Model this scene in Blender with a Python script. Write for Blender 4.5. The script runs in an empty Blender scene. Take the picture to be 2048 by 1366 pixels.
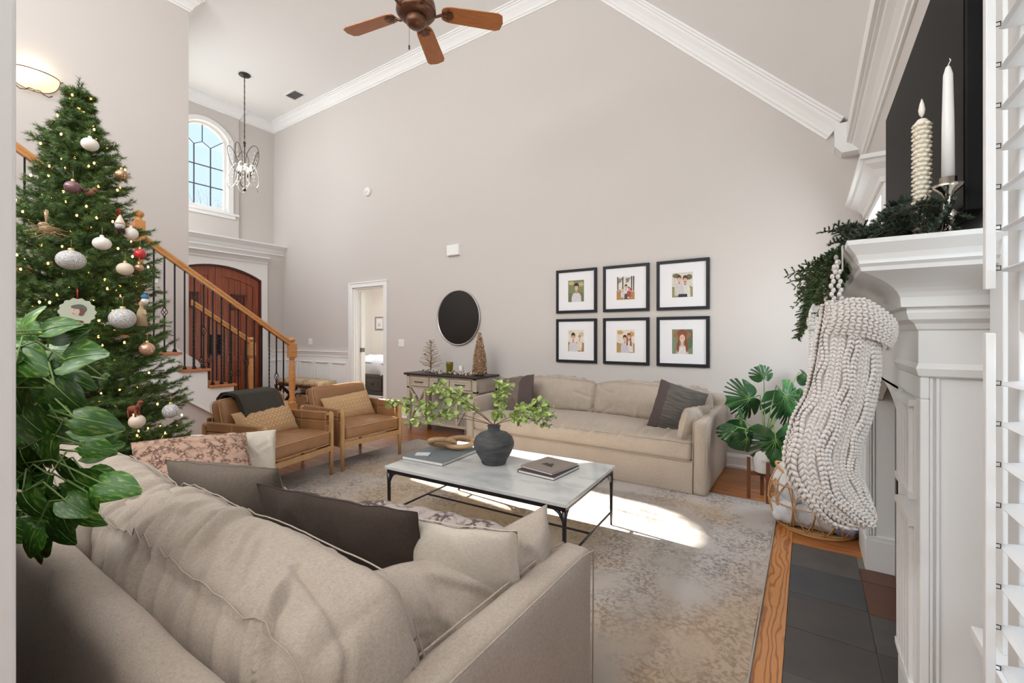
import bpy, math, random
import numpy as np
from mathutils import Vector, Matrix, Euler, noise
C = bpy.context.scene
COL = C.collection
rnd = random.Random(11)
R = math.radians
PI = math.pi

# ---------------------------------------------------------------- camera, sky, sun, area lights, exposure
cam_d = bpy.data.cameras.new('camera'); cam = bpy.data.objects.new('camera', cam_d); COL.objects.link(cam)
cam.location = (0, 0, 1.28); cam.rotation_euler = (R(90), 0, R(33.645))
cam_d.lens = 888/2048*36; cam_d.sensor_width = 36; cam_d.shift_y = -14/2048; cam_d.clip_start = .02
C.camera = cam
w = bpy.data.worlds.new('sky'); C.world = w; w.use_nodes = True
bg = w.node_tree.nodes['Background']; bg.inputs[0].default_value = (.62, .80, 1.0, 1); bg.inputs[1].default_value = 1.3
def light(name, kind, loc, energy, color=(1, 1, 1), size=(1, 1), direction=None, angle=None):
    l = bpy.data.lights.new(name, kind); l.energy = energy; l.color = color
    if kind == 'AREA':
        l.shape = 'RECTANGLE'; l.size, l.size_y = size
    if angle is not None: l.angle = angle
    o = bpy.data.objects.new(name, l); COL.objects.link(o); o.location = loc
    if direction: o.rotation_euler = Vector(direction).to_track_quat('-Z', 'Z' if abs(direction[2]) < .9 else 'Y').to_euler()
    return o
SUN = Vector((1, -.068, -.595)).normalized()
light('sun', 'SUN', (-12, 4, 8), 72, (1, .93, .82), direction=SUN, angle=R(.6))
light('ceiling_bounce_fill', 'AREA', (-1.7, -1.1, 2.9), 118, (.97, .99, 1), (3.6, 1.8), (0, 0, 1))  # added fill behind the camera, aimed up to brighten the ceiling
light('fill_upper_back', 'AREA', (-3.0, -2.45, 4.2), 210, (.97, .99, 1), (5.0, 1.4), (.1, 1, .1))  # added high fill behind the camera; no window stands there
light('fill_low_back', 'AREA', (-1.2, -2.5, 2.2), 21, (.97, .99, 1), (2.4, 1.4), (.0, 1, .1))  # added lower fill in front of the solid back wall, not a window
light('daylight_near_window', 'AREA', (.75, 1.0, 1.5), 9, (.97, .99, 1), (1.0, 1.9), (-1, .1, 0))
light('daylight_far_window', 'AREA', (.75, 3.95, 1.45), 44, (.97, .99, 1), (.8, 1.5), (-1, -.1, 0))
light('daylight_foyer_window', 'AREA', (-9.25, 3.5, 4.4), 8, (.92, .96, 1), (.7, 1.3), (1, 0, -.2))
light('foyer_fill', 'AREA', (-7.7, 2.1, 4.0), 42, (.97, .99, 1), (1.8, 1.4), (.1, 1, -.25))  # added fill hidden behind the partition to brighten the foyer; no window there
light('daylight_bedroom', 'AREA', (-8.0, 6.6, 2.6), 32, (.97, .99, 1), (2.5, 2), (0.2, .3, -1))
C.view_settings.view_transform = 'Standard'; C.view_settings.look = 'None'
C.view_settings.exposure = 0.0; C.view_settings.gamma = 1; C.view_settings.use_curve_mapping = False
C.cycles.use_denoising = True
C.cycles.max_bounces = 8; C.cycles.diffuse_bounces = 5; C.cycles.glossy_bounces = 3; C.cycles.transmission_bounces = 4
C.cycles.transparent_max_bounces = 6; C.cycles.sample_clamp_indirect = 6; C.cycles.caustics_reflective = False; C.cycles.caustics_refractive = False

# ---------------------------------------------------------------- materials
MATS = {}
def mat(name, col=(.8, .8, .8), rough=.6, metal=0, noise_col=None, noise_scale=6, noise_mix=.5, stretch=None,
        bump=0, bump_scale=200, bump_stretch=None, weave=0, weave_scale=600, rand=0, rand_hue=0, spec=.5, emit=None, emit_s=0, trans=0, ior=1.45,
        sheen=0, coat=0, alpha=1, detail=4, contrast=None, sss=0, coords='Object'):
    m = bpy.data.materials.new(name); m.use_nodes = True; nt = m.node_tree; N = nt.nodes; L = nt.links
    b = N['Principled BSDF']; b.inputs['Base Color'].default_value = (*col, 1)
    b.inputs['Roughness'].default_value = rough; b.inputs['Metallic'].default_value = metal
    b.inputs['Specular IOR Level'].default_value = spec
    if trans: b.inputs['Transmission Weight'].default_value = trans; b.inputs['IOR'].default_value = ior
    if sheen: b.inputs['Sheen Weight'].default_value = sheen
    if coat: b.inputs['Coat Weight'].default_value = coat; b.inputs['Coat Roughness'].default_value = .15
    if sss: b.inputs['Subsurface Weight'].default_value = sss; b.inputs['Subsurface Radius'].default_value = (.02, .012, .006)
    if emit: b.inputs['Emission Color'].default_value = (*emit, 1); b.inputs['Emission Strength'].default_value = emit_s
    tc = N.new('ShaderNodeTexCoord')
    def mapping(sc):
        mp = N.new('ShaderNodeMapping'); mp.inputs['Scale'].default_value = sc; L.new(tc.outputs[coords], mp.inputs[0]); return mp.outputs[0]
    def nz(scale, sc=None, det=4):
        n = N.new('ShaderNodeTexNoise'); n.inputs['Scale'].default_value = scale; n.inputs['Detail'].default_value = det
        L.new(mapping(sc or (1, 1, 1)), n.inputs['Vector']); return n.outputs['Fac']
    def mul(a, bb, op='MULTIPLY'):
        n = N.new('ShaderNodeMath'); n.operation = op
        for i, x in enumerate((a, bb)):
            if isinstance(x, (int, float)): n.inputs[i].default_value = x
            else: L.new(x, n.inputs[i])
        return n.outputs[0]
    colout = None
    def mixc(fac, a, bcol, mode='MIX'):
        n = N.new('ShaderNodeMix'); n.data_type = 'RGBA'; n.blend_type = mode
        if isinstance(fac, (int, float)): n.inputs[0].default_value = fac
        else: L.new(fac, n.inputs[0])
        if isinstance(a, tuple): n.inputs[6].default_value = (*a, 1)
        else: L.new(a, n.inputs[6])
        if isinstance(bcol, tuple): n.inputs[7].default_value = (*bcol, 1)
        else: L.new(bcol, n.inputs[7])
        return n.outputs[2]
    if noise_col:
        f = nz(noise_scale, stretch, detail)
        r = N.new('ShaderNodeValToRGB'); lo, hi = contrast or (.5-noise_mix/2, .5+noise_mix/2)
        r.color_ramp.elements[0].position = lo; r.color_ramp.elements[1].position = hi
        L.new(f, r.inputs[0]); colout = mixc(r.outputs[0], col, noise_col)
    h = None
    if weave:
        a = nz(1, (weave_scale, weave_scale*.13, weave_scale*.13), 2); c = nz(1, (weave_scale*.13, weave_scale, weave_scale*.13), 2)
        d = nz(1, (weave_scale*.13, weave_scale*.13, weave_scale), 2)
        s = mul(mul(a, c, 'ADD'), d, 'ADD')
        s2 = mul(mul(s, 1.5, 'SUBTRACT'), weave, 'MULTIPLY')
        v = N.new('ShaderNodeHueSaturation'); L.new(mul(s2, 1.0, 'ADD'), v.inputs['Value'])
        if colout is None: v.inputs['Color'].default_value = (*col, 1)
        else: L.new(colout, v.inputs['Color'])
        colout = v.outputs[0]; h = s
    if rand:
        oi = N.new('ShaderNodeObjectInfo'); v = N.new('ShaderNodeHueSaturation')
        L.new(mul(mul(mul(oi.outputs['Random'], .5, 'SUBTRACT'), rand), 1.0, 'ADD'), v.inputs['Value'])
        if rand_hue: L.new(mul(mul(mul(oi.outputs['Random'], .5, 'SUBTRACT'), rand_hue), .5, 'ADD'), v.inputs['Hue'])
        if colout is None: v.inputs['Color'].default_value = (*col, 1)
        else: L.new(colout, v.inputs['Color'])
        colout = v.outputs[0]
    if colout is not None: L.new(colout, b.inputs['Base Color'])
    if bump:
        bp = N.new('ShaderNodeBump'); bp.inputs['Strength'].default_value = bump; bp.inputs['Distance'].default_value = .004
        if h is None: h = nz(bump_scale, bump_stretch, 3)
        L.new(h, bp.inputs['Height']); L.new(bp.outputs[0], b.inputs['Normal'])
    MATS[name] = m; return m

WALL = mat('wall_paint', (.61, .575, .548), .85, bump=.05, bump_scale=180)
WHITE = mat('white_trim_paint', (.85, .85, .845), .5, spec=.25)
CEIL = mat('ceiling_paint', (.87, .87, .865), .9)
MANTEL = mat('mantel_white_paint', (.79, .79, .78), .42, spec=.3)
OAKF = mat('oak_floor', (.46, .185, .055), .28, noise_col=(.24, .075, .02), noise_scale=3.5, noise_mix=.35, stretch=(1.2, 16, 16), rand=.5, bump=.08, bump_scale=3.5, bump_stretch=(1.2, 40, 40), detail=8)
OAKB = mat('oak_floor_border', (.56, .245, .08), .28, rand=.3)
def oak_figure(m):        # cathedral grain: strongly distorted bands along the board
    nt = m.node_tree; N = nt.nodes; L = nt.links; b = N['Principled BSDF']; tc = N.new('ShaderNodeTexCoord'); mp = N.new('ShaderNodeMapping'); mp.inputs['Scale'].default_value = (1, .22, 1)
    L.new(tc.outputs['Object'], mp.inputs[0]); w_ = N.new('ShaderNodeTexWave'); w_.bands_direction = 'X'; w_.inputs['Scale'].default_value = 13; w_.inputs['Distortion'].default_value = 16; w_.inputs['Detail'].default_value = 2.5; w_.inputs['Detail Scale'].default_value = .9
    L.new(mp.outputs[0], w_.inputs[0]); r = N.new('ShaderNodeValToRGB'); r.color_ramp.elements[0].position = .0; r.color_ramp.elements[0].color = (.34, .12, .032, 1); r.color_ramp.elements[1].position = .38; r.color_ramp.elements[1].color = (.58, .25, .082, 1); e = r.color_ramp.elements.new(.18); e.color = (.45, .17, .05, 1)
    L.new(w_.outputs['Fac'], r.inputs[0]); L.new(r.outputs[0], b.inputs['Base Color'])
oak_figure(OAKB)
STAIRW = mat('stair_oak', (.55, .21, .06), .32, noise_col=(.40, .13, .035), noise_scale=4, stretch=(14, 2, 14), noise_mix=.5)
RAILW = mat('handrail_oak', (.62, .30, .10), .3, noise_col=(.48, .20, .06), noise_scale=5, stretch=(10, 1.5, 10), noise_mix=.5)
DOORW = mat('mahogany', (.36, .09, .032), .32, noise_col=(.17, .035, .014), noise_scale=2.2, stretch=(8, 12, 1.2), noise_mix=.5, detail=7)
DOORD = mat('mahogany_dark', (.14, .028, .014), .35, noise_col=(.07, .014, .008), noise_scale=2.2, stretch=(8, 10, 1), noise_mix=.5)
IRON = mat('black_iron', (.018, .018, .02), .45, metal=.6)
BRONZE = mat('oiled_bronze', (.09, .045, .03), .38, metal=.7, noise_col=(.2, .09, .05), noise_scale=20)
LINEN = mat('sofa_linen', (.46, .39, .325), .92, weave=.42, weave_scale=900, bump=.08, sheen=.1, noise_col=(.415, .345, .28), noise_scale=5)
LEATHER = mat('tan_leather', (.345, .175, .075), .40, noise_col=(.25, .12, .05), noise_scale=9, noise_mix=.6, bump=.12, bump_scale=260)
STITCH = mat('pale_stitching', (.62, .40, .2), .7)
OAKL = mat('light_oak', (.52, .31, .14), .45, noise_col=(.40, .22, .09), noise_scale=6, stretch=(9, 9, 1.5), noise_mix=.6)
WOOL = mat('chunky_wool', (.70, .65, .61), .95, bump=.4, bump_scale=700, sheen=.4)
WOOL2 = mat('white_wool', (.82, .81, .80), .95, bump=.3, bump_scale=700)
GREEN = mat('tree_needles', (.028, .068, .014), .6, noise_col=(.085, .16, .03), noise_scale=5, noise_mix=.35)
BARK = mat('brown_bark', (.07, .04, .022), .9)
BLACKM = mat('matte_black', (.012, .012, .013), .5)
MATBOARD = mat('white_mat_board', (.80, .80, .83), .8)

def glass_mat(name, col=(1, 1, 1)):
    m = bpy.data.materials.new(name); m.use_nodes = True; N = m.node_tree.nodes; L = m.node_tree.links; N.remove(N['Principled BSDF'])
    t = N.new('ShaderNodeBsdfTransparent'); t.inputs[0].default_value = (*col, 1); g = N.new('ShaderNodeBsdfGlossy'); g.inputs['Roughness'].default_value = .02; x = N.new('ShaderNodeMixShader'); x.inputs[0].default_value = .05
    L.new(t.outputs[0], x.inputs[1]); L.new(g.outputs[0], x.inputs[2]); L.new(x.outputs[0], N['Material Output'].inputs[0]); return m

# ---------------------------------------------------------------- mesh builder
class MB:
    def __init__(s): s.v = []; s.f = []; s.mi = []; s.sm = []
    def add(s, vs, fs, mi=0, sm=False):
        o = len(s.v); s.v += [tuple(p) for p in vs]
        for f in fs: s.f.append(tuple(i+o for i in f)); s.mi.append(mi); s.sm.append(sm)
        return s
    def box(s, x0, x1, y0, y1, z0, z1, mi=0):
        v = [(x, y, z) for z in (z0, z1) for y in (y0, y1) for x in (x0, x1)]
        return s.add(v, [(0, 2, 3, 1), (4, 5, 7, 6), (0, 1, 5, 4), (2, 6, 7, 3), (0, 4, 6, 2), (1, 3, 7, 5)], mi)
    def obox(s, c, size, M3=None, mi=0):
        v = []
        for z in (-.5, .5):
            for y in (-.5, .5):
                for x in (-.5, .5):
                    p = Vector((x*size[0], y*size[1], z*size[2]))
                    if M3 is not None: p = M3 @ p
                    v.append(tuple(p+Vector(c)))
        return s.add(v, [(0, 2, 3, 1), (4, 5, 7, 6), (0, 1, 5, 4), (2, 6, 7, 3), (0, 4, 6, 2), (1, 3, 7, 5)], mi)
    def bar(s, p0, p1, wd, ht, mi=0, up=(0, 0, 1)):
        p0 = Vector(p0); p1 = Vector(p1); d = p1-p0; L = d.length; d = d/L
        sd = Vector(up).cross(d); sd = sd.normalized() if sd.length > 1e-6 else Vector((1, 0, 0)); u = d.cross(sd)
        M3 = Matrix((sd, d, u)).transposed()
        return s.obox((p0+p1)/2, (wd, L, ht), M3, mi)
    def tube(s, path, r, n=8, mi=0, caps=True, closed=False, sm=True):
        P = [Vector(p) for p in path]; k = len(P)
        rr = r if isinstance(r, (list, tuple)) else [r]*k
        vs = []; u = None
        for i, p in enumerate(P):
            if closed: d = P[(i+1) % k]-P[i-1]
            else: d = P[min(i+1, k-1)]-P[max(i-1, 0)]
            d = d.normalized() if d.length > 1e-9 else Vector((0, 0, 1))
            if u is None: u = d.orthogonal().normalized()
            else:
                u = u-d*u.dot(d); u = u.normalized() if u.length > 1e-6 else d.orthogonal().normalized()
            w2 = d.cross(u)
            for j in range(n):
                a = 2*PI*j/n; vs.append(p+(u*math.cos(a)+w2*math.sin(a))*rr[i])
        fs = []
        for i in range(k if closed else k-1):
            i2 = (i+1) % k
            for j in range(n): fs.append((i*n+j, i*n+(j+1) % n, i2*n+(j+1) % n, i2*n+j))
        if caps and not closed: fs.append(tuple(range(n-1, -1, -1))); fs.append(tuple((k-1)*n+j for j in range(n)))
        return s.add(vs, fs, mi, sm)
    def cyl(s, p0, p1, r0, r1=None, n=16, mi=0, sm=True): return s.tube([p0, p1], [r0, r0 if r1 is None else r1], n, mi, sm=sm)
    def lathe(s, prof, n=24, c=(0, 0, 0), mi=0, sm=True, axis='z', close=True):
        vs = []; k = len(prof)
        for r, z in prof:
            for j in range(n):
                a = 2*PI*j/n; x, y = r*math.cos(a), r*math.sin(a)
                p = (x, y, z) if axis == 'z' else ((z, x, y) if axis == 'x' else (x, z, y))
                vs.append((c[0]+p[0], c[1]+p[1], c[2]+p[2]))
        fs = [(i*n+j, i*n+(j+1) % n, (i+1)*n+(j+1) % n, (i+1)*n+j) for i in range(k-1) for j in range(n)]
        if close: fs.append(tuple(range(n-1, -1, -1))); fs.append(tuple((k-1)*n+j for j in range(n)))
        return s.add(vs, fs, mi, sm)
    def ball(s, c, r, n=12, m=8, sc=(1, 1, 1), mi=0, M3=None):
        vs = []
        for i in range(m+1):
            t = PI*i/m
            for j in range(n):
                a = 2*PI*j/n; p = Vector((r*math.sin(t)*math.cos(a)*sc[0], r*math.sin(t)*math.sin(a)*sc[1], r*math.cos(t)*sc[2]))
                if M3 is not None: p = M3 @ p
                vs.append(p+Vector(c))
        fs = [(i*n+j, (i+1)*n+j, (i+1)*n+(j+1) % n, i*n+(j+1) % n) for i in range(m) for j in range(n)]
        return s.add(vs, fs, mi, True)
    def prism(s, poly, axis, a, b, mi=0):          # poly in the plane across the axis, extruded a..b
        def P(p, t):
            return {'x': (t, p[0], p[1]), 'y': (p[0], t, p[1]), 'z': (p[0], p[1], t)}[axis]
        n = len(poly); vs = [P(p, a) for p in poly]+[P(p, b) for p in poly]
        fs = [tuple(range(n-1, -1, -1)), tuple(range(n, 2*n))]+[(i, (i+1) % n, n+(i+1) % n, n+i) for i in range(n)]
        return s.add(vs, fs, mi)
    def sweep(s, path, prof, closed=False, mi=0, caps=True):   # path in xy, prof = (outwards to the left of travel, z), mitred
        k = len(path); P = [Vector((p[0], p[1])) for p in path]; m = len(prof); vs = []
        for i in range(k):
            pa = P[i-1] if (i > 0 or closed) else None; pb = P[(i+1) % k] if (i < k-1 or closed) else None
            n1 = n2 = None
            if pa is not None: d = (P[i]-pa).normalized(); n1 = Vector((-d.y, d.x))
            if pb is not None: d = (pb-P[i]).normalized(); n2 = Vector((-d.y, d.x))
            if n1 is None: n1 = n2
            if n2 is None: n2 = n1
            b = (n1+n2).normalized(); sc = 1/max(.3, b.dot(n1))
            for o, z in prof: vs.append((P[i].x+b.x*o*sc, P[i].y+b.y*o*sc, z))
        fs = []
        for i in range(k if closed else k-1):
            i2 = (i+1) % k
            for j in range(m): fs.append((i*m+j, i2*m+j, i2*m+(j+1) % m, i*m+(j+1) % m))
        if not closed and caps: fs.append(tuple(range(m))); fs.append(tuple((k-1)*m+j for j in range(m-1, -1, -1)))
        return s.add(vs, fs, mi)
    def grid(s, fn, nu, nv, mi=0, cu=False, cv=False, sm=True):
        vs = [fn(i/(nu if cu else nu-1), j/(nv if cv else nv-1)) for i in range(nu) for j in range(nv)]
        fs = [(i*nv+j, ((i+1) % nu)*nv+j, ((i+1) % nu)*nv+(j+1) % nv, i*nv+(j+1) % nv)
              for i in range(nu if cu else nu-1) for j in range(nv if cv else nv-1)]
        return s.add(vs, fs, mi, sm)
    def mesh(s, name, mats):
        me = bpy.data.meshes.new(name); me.from_pydata(s.v, [], s.f)
        for m in (mats if isinstance(mats, (list, tuple)) else [mats]): me.materials.append(m)
        me.polygons.foreach_set('material_index', s.mi); me.polygons.foreach_set('use_smooth', s.sm)
        me.update(); return me
    def build(s, name, mats, parent=None, bevel=0, seg=2, fix=True, loc=None, rot=None, sub=0):
        if fix:
            me = s.mesh(name, mats)
            import bmesh
            bm = bmesh.new(); bm.from_mesh(me); bmesh.ops.recalc_face_normals(bm, faces=bm.faces); bm.to_mesh(me); bm.free()
        else: me = s.mesh(name, mats)
        o = bpy.data.objects.new(name, me); COL.objects.link(o)
        if parent is not None: o.parent = parent
        if loc is not None: o.location = loc
        if rot is not None: o.rotation_euler = rot
        if bevel:
            b = o.modifiers.new('bevel', 'BEVEL'); b.width = bevel; b.segments = seg; b.limit_method = 'ANGLE'; b.angle_limit = R(40)
            b.harden_normals = False
        if sub:
            b = o.modifiers.new('sub', 'SUBSURF'); b.levels = sub; b.render_levels = sub
        return o
def npmesh(name, V, F, mats, parent=None, smooth=False, mi=None):   # V (n,3), F (m,k) numpy
    me = bpy.data.meshes.new(name); n, m, k = len(V), len(F), F.shape[1]
    me.vertices.add(n); me.vertices.foreach_set('co', V.astype(np.float32).ravel())
    me.loops.add(m*k); me.loops.foreach_set('vertex_index', F.astype(np.int32).ravel())
    me.polygons.add(m); me.polygons.foreach_set('loop_start', np.arange(0, m*k, k, dtype=np.int32))
    me.polygons.foreach_set('loop_total', np.full(m, k, dtype=np.int32))
    for q in (mats if isinstance(mats, (list, tuple)) else [mats]): me.materials.append(q)
    if mi is not None: me.polygons.foreach_set('material_index', mi.astype(np.int32))
    me.polygons.foreach_set('use_smooth', np.full(m, smooth)); me.update(calc_edges=True)
    o = bpy.data.objects.new(name, me); COL.objects.link(o)
    if parent is not None: o.parent = parent
    return o
def tag(o, label=None, cat=None, group=None, kind=None):
    if label: o['label'] = label
    if cat: o['category'] = cat
    if group: o['group'] = group
    if kind: o['kind'] = kind
    return o
def thing(name, label, cat, loc=(0, 0, 0), rz=0, group=None, rot=None):
    o = bpy.data.objects.new(name, None); COL.objects.link(o); o.location = loc; o.rotation_euler = rot or (0, 0, rz); o.empty_display_size = .1
    return tag(o, label, cat, group)
def struct(o, label, cat): o['kind'] = 'structure'; o['category'] = cat; o['label'] = label; return o
def copy_tree(o, parent=None):
    c = o.copy(); COL.objects.link(c)
    if parent is not None: c.parent = parent
    for ch in list(CH.get(o.name, [])) or list(o.children): copy_tree(ch, c)
    return c
CH = {}
def dup(o, loc, rz=None, label=None, group=None, rot=None):
    c = copy_tree(o); c.location = loc
    if rz is not None: c.rotation_euler = (0, 0, rz)
    if rot is not None: c.rotation_euler = rot
    if label: c['label'] = label
    if group: c['group'] = group
    return c
def child(me_obj, parent, loc=(0, 0, 0), rot=(0, 0, 0), sc=(1, 1, 1), name=None):   # linked copy of a part
    c = me_obj.copy(); COL.objects.link(c); c.parent = parent; c.location = loc; c.rotation_euler = rot; c.scale = sc
    if name: c.name = name
    return c
def shared(me, name, parent, M4):
    o = bpy.data.objects.new(name, me); COL.objects.link(o); o.parent = parent; o.matrix_basis = M4; return o

# ================================================================ ROOM SHELL
YM, XR, XF, XU, XP = 4.753, .40, -8.51, -8.83, -6.41     # main wall, fireplace wall, foyer lower / upper wall, stair partition
ZC, SX = 5.46, -2.107                                     # flat ceiling height, where the 45 degree slope starts
def arch_pts(yc, hw, zs, rise, n=16):                     # segmental arch from +y side to -y side
    r = (hw*hw+rise*rise)/(2*rise); a0 = math.asin(min(1, hw/r))
    return [(yc+r*math.sin(a), zs+rise-r+r*math.cos(a)) for a in [a0-2*a0*i/n for i in range(n+1)]]
slope_z = lambda x: ZC-max(0, x-SX)

# floor: a dark base slab with loose oak boards laid on it
fl = struct(MB().box(-11, .6, -4.2, 9, -.12, -.012).build('floor', mat('subfloor', (.10, .04, .015), .8)), 'oak plank floor around the rug, hearth and stairs', 'floor')
pw = .083; plank_me = {}
y = 1.02; row = 0
while y < YM-.01:
    x = -8.5+rnd.uniform(-.9, 0)
    y2 = min(y+pw, YM)
    xe = -.16 if y < 3.93 else XR
    while x < xe:
        L = rnd.choice([.9, 1.2, 1.5, 1.9, 2.3]); x2 = min(x+L, xe)
        if not (-3.9 < x and x2 < -.25 and 1.15 < y < 3.7) and x2-x > .05:
            MB().box(max(x, -8.5)+.0006, x2-.0006, y+.0006, y2-.0006, -.02, rnd.uniform(-.0006, 0)).build('plank', OAKF, fl)
        x = x2
    y = y2; row += 1
for (a, b) in ((.2, 1.75), (1.75, 2.42), (2.42, 3.35), (3.35, 3.93)):
    MB().box(-.165, -.080, a+.0006, b-.0006, -.02, 0).build('plank', OAKB, fl)
for x0 in (-.25,):
    for (a, b) in ((.2, 1.3), (1.3, 2.9), (2.9, 3.93)): MB().box(x0, -.1655, a+.0006, b-.0006, -.02, 0).build('plank', OAKB, fl)
for (a, b, y0, y1) in ((-.079, .5, 3.231, 3.32), (-.079, .5, 3.321, 3.41), (-.079, .5, 3.411, 3.5), (-.079, .5, 3.501, 3.60), (-.079, .5, 3.601, 3.76), (-.079, .5, 3.761, 3.93)):
    MB().box(a, b, y0, y1-.001, -.02, 0).build('plank', OAKF, fl)
MB().box(-9, .5, -4.2, 1.0, -.02, -.001).build('plank', OAKF, fl)

# hearth of slate tiles
he = thing('hearth', 'grey slate tile hearth set into the oak floor before the fireplace', 'hearth')
SL = [mat('slate_grey', (.115, .105, .096), .5, noise_col=(.075, .068, .064), noise_scale=7, bump=.35, bump_scale=9, detail=8),
      mat('slate_blue', (.042, .048, .055), .45, noise_col=(.065, .068, .072), noise_scale=6, bump=.35, bump_scale=9, detail=8),
      mat('slate_brown', (.088, .076, .071), .5, noise_col=(.058, .052, .051), noise_scale=6, bump=.35, bump_scale=9, detail=8),
      mat('slate_rust', (.14, .052, .025), .42, noise_col=(.09, .04, .022), noise_scale=6, bump=.35, bump_scale=9, detail=8)]
MB().box(-.079, .40, 1.60, 3.228, -.03, -.006).build('grout', mat('grout', (.22, .20, .18), .9), he)
ys = [3.226, 2.925, 2.612, 2.296, 1.98, 1.664]
for i in range(5):
    MB().box(-.077, .232, ys[i+1]+.003, ys[i], -.02, rnd.uniform(-.001, .001)).build('tile', SL[(0, 1, 2, 2, 0)[i]], he, bevel=.0015)
for a, b, m in ((3.08, 2.93, 3), (2.927, 2.60, 3), (2.597, 2.30, 0), (2.297, 2.04, 2)):
    MB().box(.236, .395, b+.002, a, -.02, rnd.uniform(-.001, .001)).build('tile', SL[m], he, bevel=.0015)

# main (gallery) wall with the bedroom doorway
mb = MB()
dx0, dx1, dz = -6.388, -5.605, 2.06
gable = [(-9.1, 0), (dx0, 0), (dx0, dz), (dx1, dz), (dx1, 0), (XR+.2, 0), (XR+.2, slope_z(XR+.2)), (SX, ZC), (-9.1, ZC)]
mb.prism([(x, z) for x, z in gable], 'y', YM, YM+.13)
struct(mb.build('wall_main', WALL), 'tall beige gable wall behind the far sofa', 'wall')
# right wall with two windows
def wall_x(x0, x1, y0, y1, z1, holes, name, m, label):
    mb = MB(); ysp = sorted({y0, y1, *[h[0] for h in holes], *[h[1] for h in holes]})
    for a, b in zip(ysp, ysp[1:]):
        hs = sorted([h for h in holes if h[0] <= a and h[1] >= b], key=lambda h: h[2]); z = 0
        for h in hs:
            if h[2] > z: mb.box(x0, x1, a, b, z, h[2])
            z = h[3]
        mb.box(x0, x1, a, b, z, z1)
    return struct(mb.build(name, m), label, 'wall')
wall_x(XR, XR+.14, -4.1, YM, 3.0, [(.50, 1.50, .55, 2.2), (3.56, 4.36, .7, 2.15), (2.06, 3.05, 0, .95)], 'wall_right', WALL, 'beige wall holding the fireplace and its windows')
# back of the house (behind the camera): one solid wall without windows
mb = MB()
mb.box(-9.1, .54, -2.75, -2.6, 0, ZC)
struct(mb.build('wall_back', WALL), 'beige wall behind the camera', 'wall')
# foyer walls
wp = arch_pts(3.51, .37, 4.80, .23)
hole = [(3.88, 3.60)]+wp+[(3.14, 3.50)]
mb = MB()
mb.box(XU-.2, XU, 3.88, 4.07, 2.9, ZC); mb.box(XU-.2, XU-.05, 4.07, YM, 2.9, ZC); mb.box(XU-.2, XU, 1.9, 3.14, 2.9, ZC); mb.box(XU-.2, XU, 3.14, 3.88, 2.9, 3.50)
for (a, b) in zip(wp, wp[1:]): mb.prism([(b[0], b[1]), (a[0], a[1]), (a[0], ZC), (b[0], ZC)], 'x', XU-.2, XU)
struct(mb.build('wall_foyer_upper', WALL), 'beige upper foyer wall around the arched window', 'wall')
dp = arch_pts(3.56, .757, 2.28, .21)
mb = MB()
mb.box(XF-.45, XF, 4.317, YM, 0, 2.97); mb.box(XF-.45, XF, 1.9, 2.803, 0, 2.97)
for (a, b) in zip(dp, dp[1:]): mb.prism([(b[0], b[1]), (a[0], a[1]), (a[0], 2.97), (b[0], 2.97)], 'x', XF-.45, XF)
struct(mb.build('wall_foyer_lower', WALL), 'thicker beige lower foyer wall around the front door', 'wall')
struct(MB().box(-9.1, XP-.12, 1.78, 1.9, 0, ZC).build('wall_foyer_side', WALL), 'foyer side wall behind the stair partition', 'wall')
struct(MB().box(XP-.12, XP, -4.1, 2.37, 0, ZC).build('wall_stairs', WALL), 'tall beige partition wall beside the stairs', 'wall')
struct(MB().prism([(-9.1, ZC), (SX, ZC), (XR+.2, slope_z(XR+.2)), (XR+.2, slope_z(XR+.2)+.12), (SX, ZC+.12), (-9.1, ZC+.12)], 'y', -4.25, YM+.14).build('ceiling', CEIL), 'white vaulted ceiling with one steep slope', 'ceiling')
# white post at the left edge of the opening by the camera
pst = MB(); pst.box(-.93, -.795, -.02, .115, 0, 3.2); pst.box(-.945, -.78, -.035, .13, 0, .14)
struct(pst.build('trim_1', WHITE, bevel=.004), 'white cased post at the left edge beside the camera', 'trim')

# crown mouldings
def crown_prof(zc, s=1.0): return [(o*s, zc+z*s) for o, z in ((0, -.17), (.014, -.17), (.016, -.15), (.03, -.142), (.036, -.12), (.058, -.085), (.086, -.055), (.092, -.04), (.108, -.034), (.112, -.02), (.13, -.018), (.13, 0), (0, 0))]
mb = MB(); mb.sweep([(SX-.02, YM), (XU-.05, YM), (XU-.05, 4.07), (XU, 4.07), (XU, 1.9)], crown_prof(ZC))
struct(mb.build('trim_2', WHITE, ), 'white crown moulding along the flat ceiling', 'trim')
mb = MB(); mb.sweep([(XP-.12, 2.25), (XP-.12, 2.37), (XP, 2.37), (XP, -4.1)], crown_prof(ZC))
struct(mb.build('trim_3', WHITE), 'white crown moulding on top of the stair partition', 'trim')
prof = crown_prof(0); d = Vector((1, 0, -1)).normalized(); dn = Vector((-1, 0, -1)).normalized()
mb = MB(); A = Vector((SX-.25, YM, ZC+.25)); B = Vector((.255, YM, slope_z(.255)))
vs = [P+Vector((0, -o, 0))+dn*(-z) for P in (A, B) for o, z in prof]; k = len(prof)
mb.add(vs, [(j, (j+1) % k, k+(j+1) % k, k+j) for j in range(k)]+[tuple(range(k)), tuple(range(2*k-1, k-1, -1))])
mb.box(.19, XR, YM-.13, YM, slope_z(.2)-.30, slope_z(.3))
mb.prism([(.19, 2.86), (XR, 2.86), (XR, 2.80), (.24, 2.80)], 'y', YM-.14, YM)
struct(mb.build('trim_4', WHITE), 'white crown moulding on the steep right slope', 'trim')
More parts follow.
